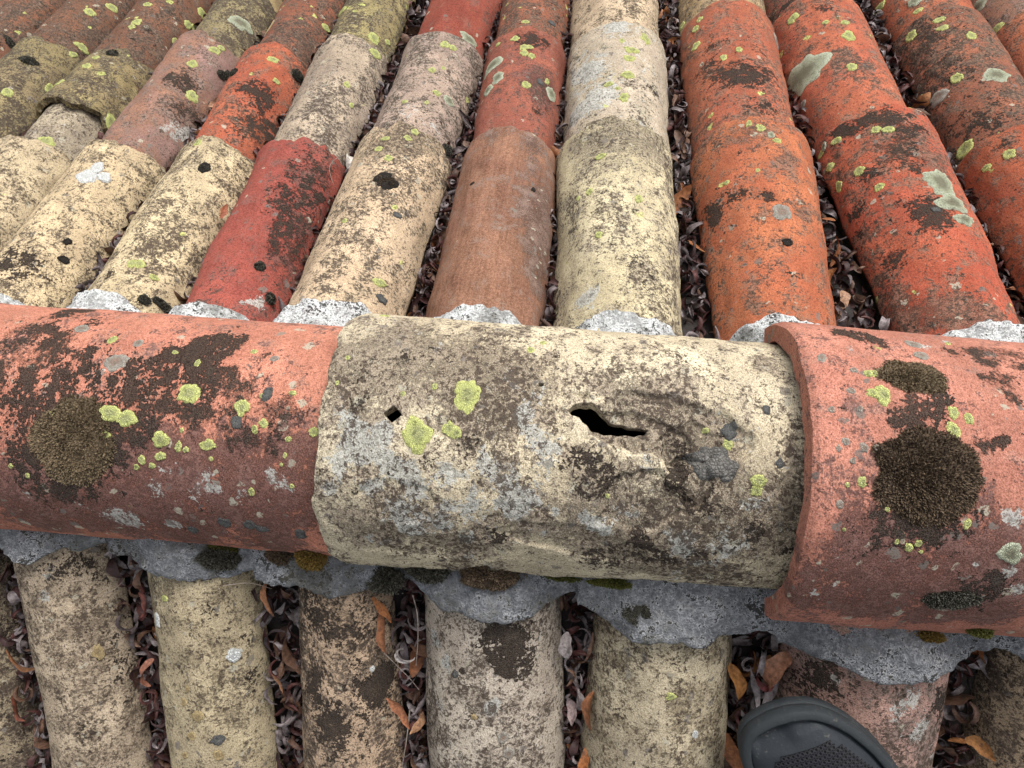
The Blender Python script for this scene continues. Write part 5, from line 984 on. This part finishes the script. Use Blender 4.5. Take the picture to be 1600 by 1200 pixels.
mortar(1, FARC, far_x, far_r, np.arange(-1.15, .8, .0022), .085, .062, scallop(FARC, far_x, fe, .15), M_MORT_F,
       'white lichen-covered mortar fillet along the far side of the ridge', .004, .004, 5.0, .0070)

# ------------------------------------------------------------------ moss cushions
def moss_material(name, a, b, tip):
    g = G(name)
    P, raw, oi = g.coords()
    r_ = g.attr('rnd'); t_ = g.attr('tip')
    col = g.mix(r_, a, b)
    col = g.mix(g.mul(g.ramp(t_, .55, 1.), .7), col, tip)
    col = g.mix(1., col, g.mix(g.noise(P, 90., 3.), (.6, .6, .6), (1.4, 1.4, 1.4)), 'MULTIPLY')
    return g.done(col, .9, None, .12)
MM = {
    'brown': moss_material('moss_brown', (.095, .070, .044), (.19, .140, .085), (.30, .23, .14)),
    'dark': moss_material('moss_dark_brown', (.062, .044, .033), (.125, .090, .060), (.22, .155, .092)),
    'black': moss_material('moss_blackish', (.032, .030, .024), (.075, .070, .054), (.17, .165, .13)),
    'green': moss_material('moss_green', (.060, .062, .018), (.12, .12, .03), (.20, .19, .06)),
    'gold': moss_material('moss_golden', (.10, .065, .018), (.18, .115, .03), (.28, .19, .06)),
}
def moss(surf, rx, ry, hgt, kind, n, seed, slen, label, lean=.8, wid=.0006):
    """surf(a,b)->(pos,normal) arrays in world space; a cushion of radiating shoots"""
    rr = np.random.RandomState(seed)
    # dome
    ns, nr = 28, 7
    ph = np.linspace(0, 2 * np.pi, ns, endpoint=False)
    def outline(p): return 1 + .15 * fbm(np.cos(p) * 1.5 + seed, np.sin(p) * 1.8, seed * .31, 4)
    A, B, Q = [0.], [0.], [0.]
    for i in range(1, nr + 1):
        q = i / nr
        A += list(rx * q * outline(ph) * np.cos(ph)); B += list(ry * q * outline(ph) * np.sin(ph)); Q += [q] * ns
    A, B, Q = map(np.array, (A, B, Q))
    p, nn = surf(A, B)
    dome = lambda q: hgt * (np.sqrt(np.maximum(1 - q ** 2.2, 0))) - .001
    v = [p + nn * (dome(Q) * .74 * (1 + .12 * vnoise(A * 120, B * 120, seed)))[:, None]]
    f = [(0, 1 + j, 1 + (j + 1) % ns) for j in range(ns)]
    for i in range(nr - 1):
        o0 = 1 + i * ns
        f += [(o0 + j, o0 + ns + j, o0 + ns + (j + 1) % ns, o0 + (j + 1) % ns) for j in range(ns)]
    rnd = [np.full(len(p), .1)]; tip = [np.zeros(len(p))]
    # shoots
    q = np.sqrt(rr.rand(n)); q = np.where(rr.rand(n) < .22, q + np.abs(rr.randn(n)) * .16 * (q > .6), q); th = rr.rand(n) * 2 * np.pi
    a = rx * q * outline(th) * np.cos(th); b = ry * q * outline(th) * np.sin(th)
    p, nn = surf(a, b)
    e = .0015
    pa, _ = surf(a + e * np.cos(th), b + e * np.sin(th))
    out = pa - p; out /= np.linalg.norm(out, axis=1, keepdims=True) + 1e-12
    base = p + nn * (dome(np.minimum(q, 1.)) * (1 + .35 * vnoise(a * 160, b * 160, seed + 3.)) - .0006)[:, None]
    d = nn * (1 - .55 * q)[:, None] + out * (lean * q)[:, None] + rr.randn(n, 3) * .38
    d /= np.linalg.norm(d, axis=1, keepdims=True)
    ln = slen * .8 * (.45 + .75 * rr.rand(n)) * (1 + .3 * vnoise(a * 140, b * 140, seed)) * np.where(q > 1, .6, 1.)
    sd = np.cross(d, rr.randn(n, 3)); sd /= np.linalg.norm(sd, axis=1, keepdims=True) + 1e-12
    w_ = wid * (.7 + .6 * rr.rand(n))
    bend = np.cross(d, sd) * (slen * .15 * rr.randn(n))[:, None]
    p0, p1 = base - sd * w_[:, None], base + sd * w_[:, None]
    m_ = base + d * (ln * .55)[:, None] + bend * .4
    p2, p3 = m_ - sd * (w_ * .9)[:, None], m_ + sd * (w_ * .9)[:, None]
    p4 = base + d * ln[:, None] + bend
    o0 = len(v[0])
    V = np.stack([p0, p1, p2, p3, p4], 1).reshape(-1, 3)
    k = o0 + np.arange(n) * 5
    fq = np.stack([k, k + 1, k + 3, k + 2], -1); ft = np.stack([k + 2, k + 3, k + 4], -1)
    r1 = np.repeat(rr.rand(n), 5); t1 = np.tile([0, 0, .6, .6, 1.], n)
    verts = np.concatenate([v[0], V])
    org = p.mean(0)
    o = mesh_obj('moss_cushion', verts - org, f + fq.tolist() + ft.tolist(), MM[kind])
    attr(o.data, 'rnd', np.concatenate([rnd[0], r1])); attr(o.data, 'tip', np.concatenate([tip[0], t1]))
    o.location = org.tolist()
    tag(o, label, 'moss', 'moss cushions growing on the roof')
    return o
def tile_surf(key, v, t):
    T = TILES[key]
    Mn = np.array(T.M)
    def fn(a, b):
        p, n = T.local(a, b, v, t)
        return p @ Mn[:3, :3].T + Mn[:3, 3], n @ Mn[:3, :3].T
    return fn
def plane_surf(pos, nrm):
    n = np.array(nrm); n = n / np.linalg.norm(n)
    u = np.cross([0, 1., 0], n); u /= np.linalg.norm(u)
    w = np.cross(n, u)
    def fn(a, b):
        a, b = np.asarray(a), np.asarray(b)
        return np.array(pos) + a[:, None] * u + b[:, None] * w, np.broadcast_to(n, (len(a), 3))
    return fn
for i, m in enumerate(MOSS):
    (place, rx, ry, hg, kind, n, sl, lab) = m
    sf = tile_surf(*place[1:]) if place[0] == 'T' else plane_surf(place[1], place[2])
    moss(sf, rx, ry, hg, kind, n, 40 + i, sl, lab)

# ------------------------------------------------------------------ dead leaves in the gutters
def leaf_material(name, attrcol):
    g = G(name)
    P, raw, oi = g.coords()
    if attrcol:
        nd = g.n('ShaderNodeAttribute', attribute_name='lc'); c = nd.outputs['Color']
    else: c = oi.outputs['Color']
    n = g.noise(P, 260., 4., .65)
    col = g.mix(1., c, g.mix(g.ramp(n, .3, .7), (.5, .47, .46), (1.25, 1.25, 1.25)), 'MULTIPLY')
    col = g.mix(g.mul(g.ramp(g.noise(P, 120., 3.), .6, .7), .6), col, (.03, .018, .014))
    return g.done(col, .62, g.bump(g.noise(P, 500., 3.), .5, .0008), .35)
M_LEAF, M_LEAFS = leaf_material('dead_leaf', False), leaf_material('dead_leaf_litter', True)
def leaf_geo(L, w, curl, fold, twist, seed):
    n = 11
    t = np.linspace(0, 1, n)
    ang = curl * (t - .5) + .25 * np.sin(t * 5 + seed)
    cy = np.concatenate([[0], np.cumsum(np.cos((ang[1:] + ang[:-1]) / 2))]) * L / (n - 1)
    cz = np.concatenate([[0], np.cumsum(np.sin((ang[1:] + ang[:-1]) / 2))]) * L / (n - 1)
    cy -= cy.mean(); cz -= cz.mean()
    wd = w * (np.sin(np.pi * np.clip(t * .94 + .04, 0, 1)) ** .8) * (1 + .15 * np.sin(t * 13 + seed))
    V = []
    for i in range(n):
        tw = twist * (t[i] - .5)
        for u in (-1, -.5, 0, .5, 1):
            lx = u * wd[i] * math.cos(fold * abs(u))
            lz = abs(u) * wd[i] * math.sin(fold) * (1 if True else 0)
            x = lx * math.cos(tw) - lz * math.sin(tw); nz = lx * math.sin(tw) + lz * math.cos(tw)
            V.append((x, cy[i] - nz * math.sin(ang[i]), cz[i] + nz * math.cos(ang[i])))
    I = np.arange(n * 5).reshape(n, 5)
    F = np.stack([I[:-1, :-1], I[:-1, 1:], I[1:, 1:], I[1:, :-1]], -1).reshape(-1, 4)
    return np.array(V), F
lr = np.random.RandomState(21)
NARROW = [leaf_geo(lr.uniform(.026, .042), lr.uniform(.0028, .0050), lr.uniform(1.2, 5.6) * lr.choice([-1, 1]), lr.uniform(.2, 1.0), lr.uniform(-2.2, 2.2), i) for i in range(16)]
BROAD = [leaf_geo(lr.uniform(.028, .044), lr.uniform(.0058, .0085), lr.uniform(.4, 1.8) * lr.choice([-1, 1]), lr.uniform(.15, .6), lr.uniform(-1.2, 1.2), 30 + i) for i in range(8)]
LM = {}
for nm, arr in (('n', NARROW), ('b', BROAD)):
    for i, (v, f) in enumerate(arr):
        me = bpy.data.meshes.new('dead_leaf')
        me.from_pydata(v.tolist(), [], f.tolist())
        me.polygons.foreach_set('use_smooth', np.ones(len(f), bool))
        me.materials.append(M_LEAF)
        LM[nm, i] = me
HUES = {'grey': [(.13, .105, .105), (.19, .162, .162), (.085, .066, .068), (.25, .215, .215)],
        'maroon': [(.055, .020, .018), (.085, .030, .026), (.04, .018, .017)],
        'brown': [(.11, .058, .036), (.085, .045, .030), (.15, .085, .055)],
        'orange': [(.26, .10, .036), (.30, .125, .045), (.20, .075, .03)]}
from mathutils import Euler
def leaf_matrix(side, x, s, h, k, rr, flat):
    F = frame(side, x, s, h, math.atan(k))
    e = Euler((rr.gauss(0, .5 if flat else 1.0), rr.gauss(0, .5 if flat else 1.2), rr.gauss(0, .75)), 'XYZ')
    return F @ e.to_matrix().to_4x4()
PAIR = {}
def col_words(key):
    d = {'f_m2': 'olive grey tile', 'f_m1': 'leftmost cream tile', 'f_0': 'white-blotched cream tile', 'f_1': 'speckled cream tile', 'f_2': 'dark red tile', 'f_3': 'buff pink tile', 'f_4': 'smooth brown tile',
         'f_5': 'straw yellow tile', 'f_6': 'bright orange tile', 'f_7': 'orange red tile', 'f_8': 'brownish orange tile', 'f_9': 'rightmost orange tile',
         'n_0': 'dark corner tile', 'n_1': 'mottled buff tile', 'n_2': 'golden near tile', 'n_3': 'narrow blackened tile', 'n_4': 'grey buff tile', 'n_5': 'mossy gold tile', 'n_6': 'pinkish tile under the shoe', 'n_7': 'dark right corner tile', 'n_8': 'tile at right'}
    return d.get(key, 'tile')
lv, lf, lc = [], [], []
nlv = 0
rr = random.Random(11)
def half_gap(g, s, h):
    side, x0, k, s0, s1, a, b, spn = g
    ca = [c for c in (FARC if side > 0 else NEARC) if c[0] == a][0]; cb = [c for c in (FARC if side > 0 else NEARC) if c[0] == b][0]
    if side > 0:
        Ta = [TILES[a + q] for q in 'ABCDE' if a + q in TILES]; Tb = [TILES[b + q] for q in 'ABCDE' if b + q in TILES]
        xa, xb = far_x(ca, s), far_x(cb, s)
        def rad(T, c):
            for i, (se, m_, t_) in enumerate(c[3]):
                if s < se:
                    top = .098 if i == 0 else c[3][i - 1][0] - .075
                    return T[i].r0 + (T[i].r1 - T[i].r0) * (s - top) / T[i].L
            return T[-1].r1
        ra, rb = rad(Ta, ca), rad(Tb, cb)
    else:
        xa, xb = near_x(ca, s), near_x(cb, s)
        ra, rb = [c[3] + (c[4] - c[3]) * np.clip((s - .056) / .304, 0, 1) for c in (ca, cb)]
    hh = max(h + .008, 0)
    ra = math.sqrt(max(ra * ra - hh * hh, 1e-6)); rb = math.sqrt(max(rb * rb - hh * hh, 1e-6))
    return (xa + ra + xb - rb) / 2, (xb - rb - xa - ra) / 2
n_ind = 0
for gi, g in enumerate(GUT):
    side, x0, k, s0, s1, a, b, spn = g
    vis = side < 0 or (gi >= 3 and gi <= 13)
    s = s0
    # dark crumbled litter bed
    m = 40
    SS = np.linspace(s0 - .02, s1, m)
    rows = []
    for q in SS:
        xc, hw = half_gap(g, q, -.012)
        hw = max(hw, .004) + .012
        for u in np.linspace(-1, 1, 9):
            rows.append(W(side, xc + u * hw, q, -.016 + .004 * float(fbm(q * 90, u * 3 + gi, 1.2, 3))))
    I = np.arange(m * 9).reshape(m, 9)
    F = np.stack([I[:-1, :-1], I[:-1, 1:], I[1:, 1:], I[1:, :-1]], -1).reshape(-1, 4)
    lv.append(np.array(rows)); lf += (F + nlv).tolist(); lc.append(np.tile([.022, .015, .012], (m * 9, 1))); nlv += m * 9
    dens = .0016 if side < 0 else .0019
    cnt = int((s1 - s0) / dens * (1.0 if vis else .35))
    for j in range(cnt):
        s = rr.uniform(s0 - .012, s1)
        top = rr.random() < .33
        h = rr.uniform(.0, .013) if top else rr.uniform(-.013, .003)
        xc, hw = half_gap(g, s, h)
        if hw < .0015: continue
        x = xc + rr.uniform(-1, 1) * max(hw - .002, .0005)
        hue = rr.choices(['grey', 'maroon', 'brown', 'orange'], [.44, .40, .14, .02])[0]
        colr = rr.choice(HUES[hue])
        wide = hue == 'orange' or (hue == 'brown' and rr.random() < .4)
        idx = rr.randrange(8 if wide else 16)
        Mx = leaf_matrix(side, x, s, h, k, rr, False)
        ind = top and vis and n_ind < 270 and ((side < 0 and s < .26) or (side > 0 and s < .40 and rr.random() < .6))
        sc = rr.uniform(.7, 1.1) * min(1., .45 + hw / .014)
        Mx = Mx @ Matrix.Scale(sc, 4)
        if ind:
            o = bpy.data.objects.new('dead_leaf', LM['b' if wide else 'n', idx])
            COL.objects.link(o); o.matrix_world = Mx; o.color = (*colr, 1)
            nm_ = {'grey': 'grey curled', 'maroon': 'dark maroon curled', 'brown': 'brown curled', 'orange': 'orange brown'}[hue]
            tag(o, '%s dead leaf between %s and %s' % (nm_, col_words(a), col_words(b)), 'leaf', 'dead leaves between the %s and the %s' % (col_words(a), col_words(b)))
            n_ind += 1
        else:
            v, f = (BROAD if wide else NARROW)[idx]
            Mn = np.array(Mx)
            lv.append(v @ Mn[:3, :3].T + Mn[:3, 3]); lf += (f + nlv).tolist(); lc.append(np.tile(colr, (len(v), 1))); nlv += len(v)
lit = mesh_obj('leaf_litter', np.concatenate(lv), lf, M_LEAFS)
ca_ = lit.data.attributes.new('lc', 'FLOAT_COLOR', 'POINT')
cc_ = np.concatenate(lc); ca_.data.foreach_set('color', np.concatenate([cc_, np.ones((len(cc_), 1))], 1).astype(np.float32).ravel())
tag(lit, 'packed grey and maroon leaf litter filling the gutters between tile columns', 'leaf litter', None, 'stuff')

# photo-placed larger leaves
for (pos, side, rot, kind, idx, sc, colr, lab) in PLACED_LEAVES:
    o = bpy.data.objects.new('dead_leaf', LM[kind, idx])
    COL.objects.link(o)
    Mx = frame(side, *pos) @ Euler(rot, 'XYZ').to_matrix().to_4x4() @ Matrix.Scale(sc * .85, 4)
    o.matrix_world = Mx; o.color = (*[v * .8 for v in colr], 1)
    tag(o, lab, 'leaf')

# ------------------------------------------------------------------ dry stalks
def stalk(side, pts, r, label):
    P = np.array([W(side, *p).tolist() for p in pts])
    # Catmull-Rom
    out = []
    Q = np.concatenate([[2 * P[0] - P[1]], P, [2 * P[-1] - P[-2]]])
    for i in range(1, len(Q) - 2):
        for t in np.linspace(0, 1, 8, endpoint=False):
            p0, p1, p2, p3 = Q[i - 1:i + 3]
            out.append(.5 * (2 * p1 + (p2 - p0) * t + (2 * p0 - 5 * p1 + 4 * p2 - p3) * t * t + (3 * p1 - p0 - 3 * p2 + p3) * t ** 3))
    out.append(P[-1]); out = np.array(out)
    V, F = [], []
    for i in range(len(out)):
        d = out[min(i + 1, len(out) - 1)] - out[max(i - 1, 0)]
        d /= np.linalg.norm(d)
        u = np.cross(d, [.3, .2, 1.]); u /= np.linalg.norm(u); w = np.cross(d, u)
        rd = r * .75 * (1 - .5 * i / len(out))
        for q in range(6):
            V.append(out[i] + rd * (math.cos(q * math.pi / 3) * u + math.sin(q * math.pi / 3) * w))
    for i in range(len(out) - 1):
        for q in range(6):
            F.append((i * 6 + q, i * 6 + (q + 1) % 6, i * 6 + 6 + (q + 1) % 6, i * 6 + 6 + q))
    o = mesh_obj('dry_stalk', np.array(V) - out[0], F, M_LEAF)
    o.location = out[0].tolist(); o.color = (.24, .20, .17, 1)
    tag(o, label, 'stalk')
for a in STALKS: stalk(*a)

# ------------------------------------------------------------------ shoe
def shoe_material(name, c, rough, dust):
    g = G(name)
    P, raw, oi = g.coords()
    n = g.noise(P, 60., 5., .65); f_ = g.noise(P, 420., 3.)
    col = g.mix(n, tuple(v * .75 for v in c), tuple(v * 1.25 for v in c))
    d = g.ramp(g.add(n, g.mul(g.math('SUBTRACT', f_, .5), .6)), .60, .80)
    col = g.mix(g.mul(d, dust), col, (.16, .15, .12))
    ro = g.ramp(n, .3, .7, rough - .08, rough + .15)
    return g.done(col, ro, g.bump(g.add(n, g.mul(f_, .6)), .5, .0012), .22)
M_RUB = shoe_material('shoe_rubber', (.022, .026, .031), .60, .5)
M_RUBL = shoe_material('shoe_rubber_rim', (.026, .030, .033), .66, .5)
M_MESH = shoe_material('shoe_perforated', (.020, .020, .024), .5, .1)
M_LIN = shoe_material('shoe_lining', (.004, .004, .005), .8, 0.)
SL = .272
_t = np.array([0, .004, .010, .018, .030, .050, .080, .120, .160, .200, .240, .262, .272])
_l = np.array([-.018, -.035, -.0425, -.0475, -.0510, -.0525, -.0520, -.048, -.043, -.039, -.034, -.021, -.004])
_r = np.array([-.004, .011, .020, .028, .036, .0460, .0545, .0545, .049, .043, .036, .022, .002])
def lerp_(t, y): return np.interp(t, _t, y)
def outline(n=90):
    # closed outline points (across, along)
    tt = SL * (1 - np.cos(np.linspace(0, np.pi, n))) / 2
    L_ = np.stack([lerp_(tt, _l), tt], -1); R_ = np.stack([lerp_(tt, _r), tt], -1)[::-1]
    P = np.concatenate([L_, R_])
    for _ in range(3): P = (np.roll(P, 1, 0) + 2 * P + np.roll(P, -1, 0)) / 4
    return P
shoe = bpy.data.objects.new('shoe', None)
COL.objects.link(shoe)
shoe.matrix_world = frame(-1, *SHOE_POS, R(SHOE_ANG)) @ Matrix.Diagonal((-1, 1, 1, 1))
tag(shoe, 'black rubber clog shoe with a perforated top standing on the near tiles', 'shoe')
OUT = outline()
CEN = np.stack([(lerp_(OUT[:, 1], _l) + lerp_(OUT[:, 1], _r)) / 2, np.clip(OUT[:, 1], .03, .24)], -1)
def ringstack(levels, name, mat, close_top=False, close_bot=False, parent=shoe):
    """levels: (inset, height) ; height may depend on the along position"""
    V, n = [], len(OUT)
    for ins, hf in levels:
        d = CEN - OUT
        ln = np.linalg.norm(d, axis=1, keepdims=True)
        p = OUT + d / ln * np.minimum(ins, ln * .96)
        z = hf(p[:, 1], p[:, 0]) if callable(hf) else np.full(n, hf)
        V.append(np.column_stack([p, z]))
    F = []
    for i in range(len(levels) - 1):
        for j in range(n):
            F.append((i * n + j, i * n + (j + 1) % n, (i + 1) * n + (j + 1) % n, (i + 1) * n + j))
    if close_top: F.append(tuple((len(levels) - 1) * n + j for j in range(n)))
    if close_bot: F.append(tuple(reversed(range(n))))
    return mesh_obj(name, np.concatenate(V), F, mat, parent)
def vamp(t):
    """height of the upper along the middle of the shoe"""
    u = np.clip(t / .15, 0, 1)
    return .024 + .026 * np.sin(u * np.pi / 2)
def top_z(x, t):
    l_, r_ = lerp_(t, _l) + .0060, lerp_(t, _r) - .0060
    u = np.clip((x - (l_ + r_) / 2) / ((r_ - l_) / 2 + 1e-6), -1, 1)
    fr = np.sin(np.clip((t - .005) / .030, 0, 1) * np.pi / 2) ** .7
    return .0185 + (vamp(t) - .0185) * (1 - np.abs(u) ** 2.6) ** .8 * fr
ringstack([(.004, 0), (.0005, .003), (0, .0085), (.0012, .0112), (.004, .0115)], 'sole', M_RUBL, False, True)
ringstack([(.003, .009), (.0006, .0115), (.0, .015), (.0006, .0200), (.0018, .0216), (.0058, .0226), (.0072, .0222), (.0078, .019), (.0080, .015)], 'toe_rim', M_RUBL)
def upper():
    tt = np.concatenate([np.linspace(.004, .03, 14), np.linspace(.033, .262, 50)])
    uu = np.linspace(-1, 1, 41)
    T_, U_ = np.meshgrid(tt, uu, indexing='ij')
    l_, r_ = lerp_(T_, _l) + .0060, lerp_(T_, _r) - .0060
    X = (l_ + r_) / 2 + U_ * (r_ - l_) / 2
    Z = top_z(X, T_)
    # moulded toe cap: a step on the outer side, a scooped recess by the big toe
    e_ = np.minimum(X - lerp_(T_, _l), lerp_(T_, _r) - X)
    Z = Z - .0035 * (1 - sstep(.0125, .0150, np.minimum(e_, T_ * .95))) * sstep(-.030, -.012, X)
    Z = Z - .0075 * np.exp(-(((X + .024) / .0145) ** 4 + ((T_ - .0145) / .0075) ** 4))
    # foot opening
    eo = np.sqrt((X / .029) ** 2 + ((T_ - .203) / .052) ** 2)
    Z = Z + .004 * np.exp(-((eo - 1.12) / .12) ** 2) - (Z - .010) * (1 - sstep(.86, 1.0, eo))
    I = np.arange(T_.size).reshape(T_.shape)
    F = np.stack([I[:-1, :-1], I[1:, :-1], I[1:, 1:], I[:-1, 1:]], -1).reshape(-1, 4)
    return mesh_obj('upper', np.stack([X, T_, Z], -1).reshape(-1, 3), F, M_RUB, shoe)
upper()
# perforated panel: a lattice of small holes over a dark lining
def panel():
    V, F, LV, LF = [], [], [], []
    pitch = .0034
    for it in range(44):
        t = .027 + it * pitch * .88
        if t > .15: break
        k0 = math.exp(-(t - .027) / .008)
        xl = lerp_(t, _l) + .016 + .012 * k0; xr = lerp_(t, _r) - .0125 - .008 * k0
        for ix in range(44):
            x = -.065 + ix * pitch + (it % 2) * pitch / 2
            if not (xl < x < xr): continue
            def P(dx, dt, up): return (x + dx, t + dt, float(top_z(x + dx, t + dt)) + up)
            k = len(V)
            for (rad_, up, sq) in ((.5, .0012, 1), (.00115, .0012, 0), (.00105, .0004, 0)):
                for q in range(8):
                    an = q * math.pi / 4 + math.pi / 8
                    if sq:
                        z_ = 1 / max(abs(math.cos(an)), abs(math.sin(an)))
                        V.append(P(pitch * .5 * z_ * math.cos(an), pitch * .44 * z_ * math.sin(an), up))
                    else: V.append(P(rad_ * .92 * math.cos(an), rad_ * math.sin(an), up))
            for q in range(8):
                q2 = (q + 1) % 8
                F.append((k + q, k + q2, k + 8 + q2, k + 8 + q)); F.append((k + 8 + q, k + 8 + q2, k + 16 + q2, k + 16 + q))
            j = len(LV)
            LV += [P(-pitch * .5, -pitch * .44, .0005), P(pitch * .5, -pitch * .44, .0005), P(pitch * .5, pitch * .44, .0005), P(-pitch * .5, pitch * .44, .0005)]
            LF.append((j, j + 1, j + 2, j + 3))
    o = mesh_obj('perforated_panel', V, F, M_MESH, shoe, False)
    mesh_obj('lining', LV, LF, M_LIN, o, False)
panel()
scene.render.engine = 'CYCLES'
scene.render.resolution_x = 1024
scene.render.resolution_y = 768
scene.cycles.max_bounces = 5
scene.cycles.diffuse_bounces = 3
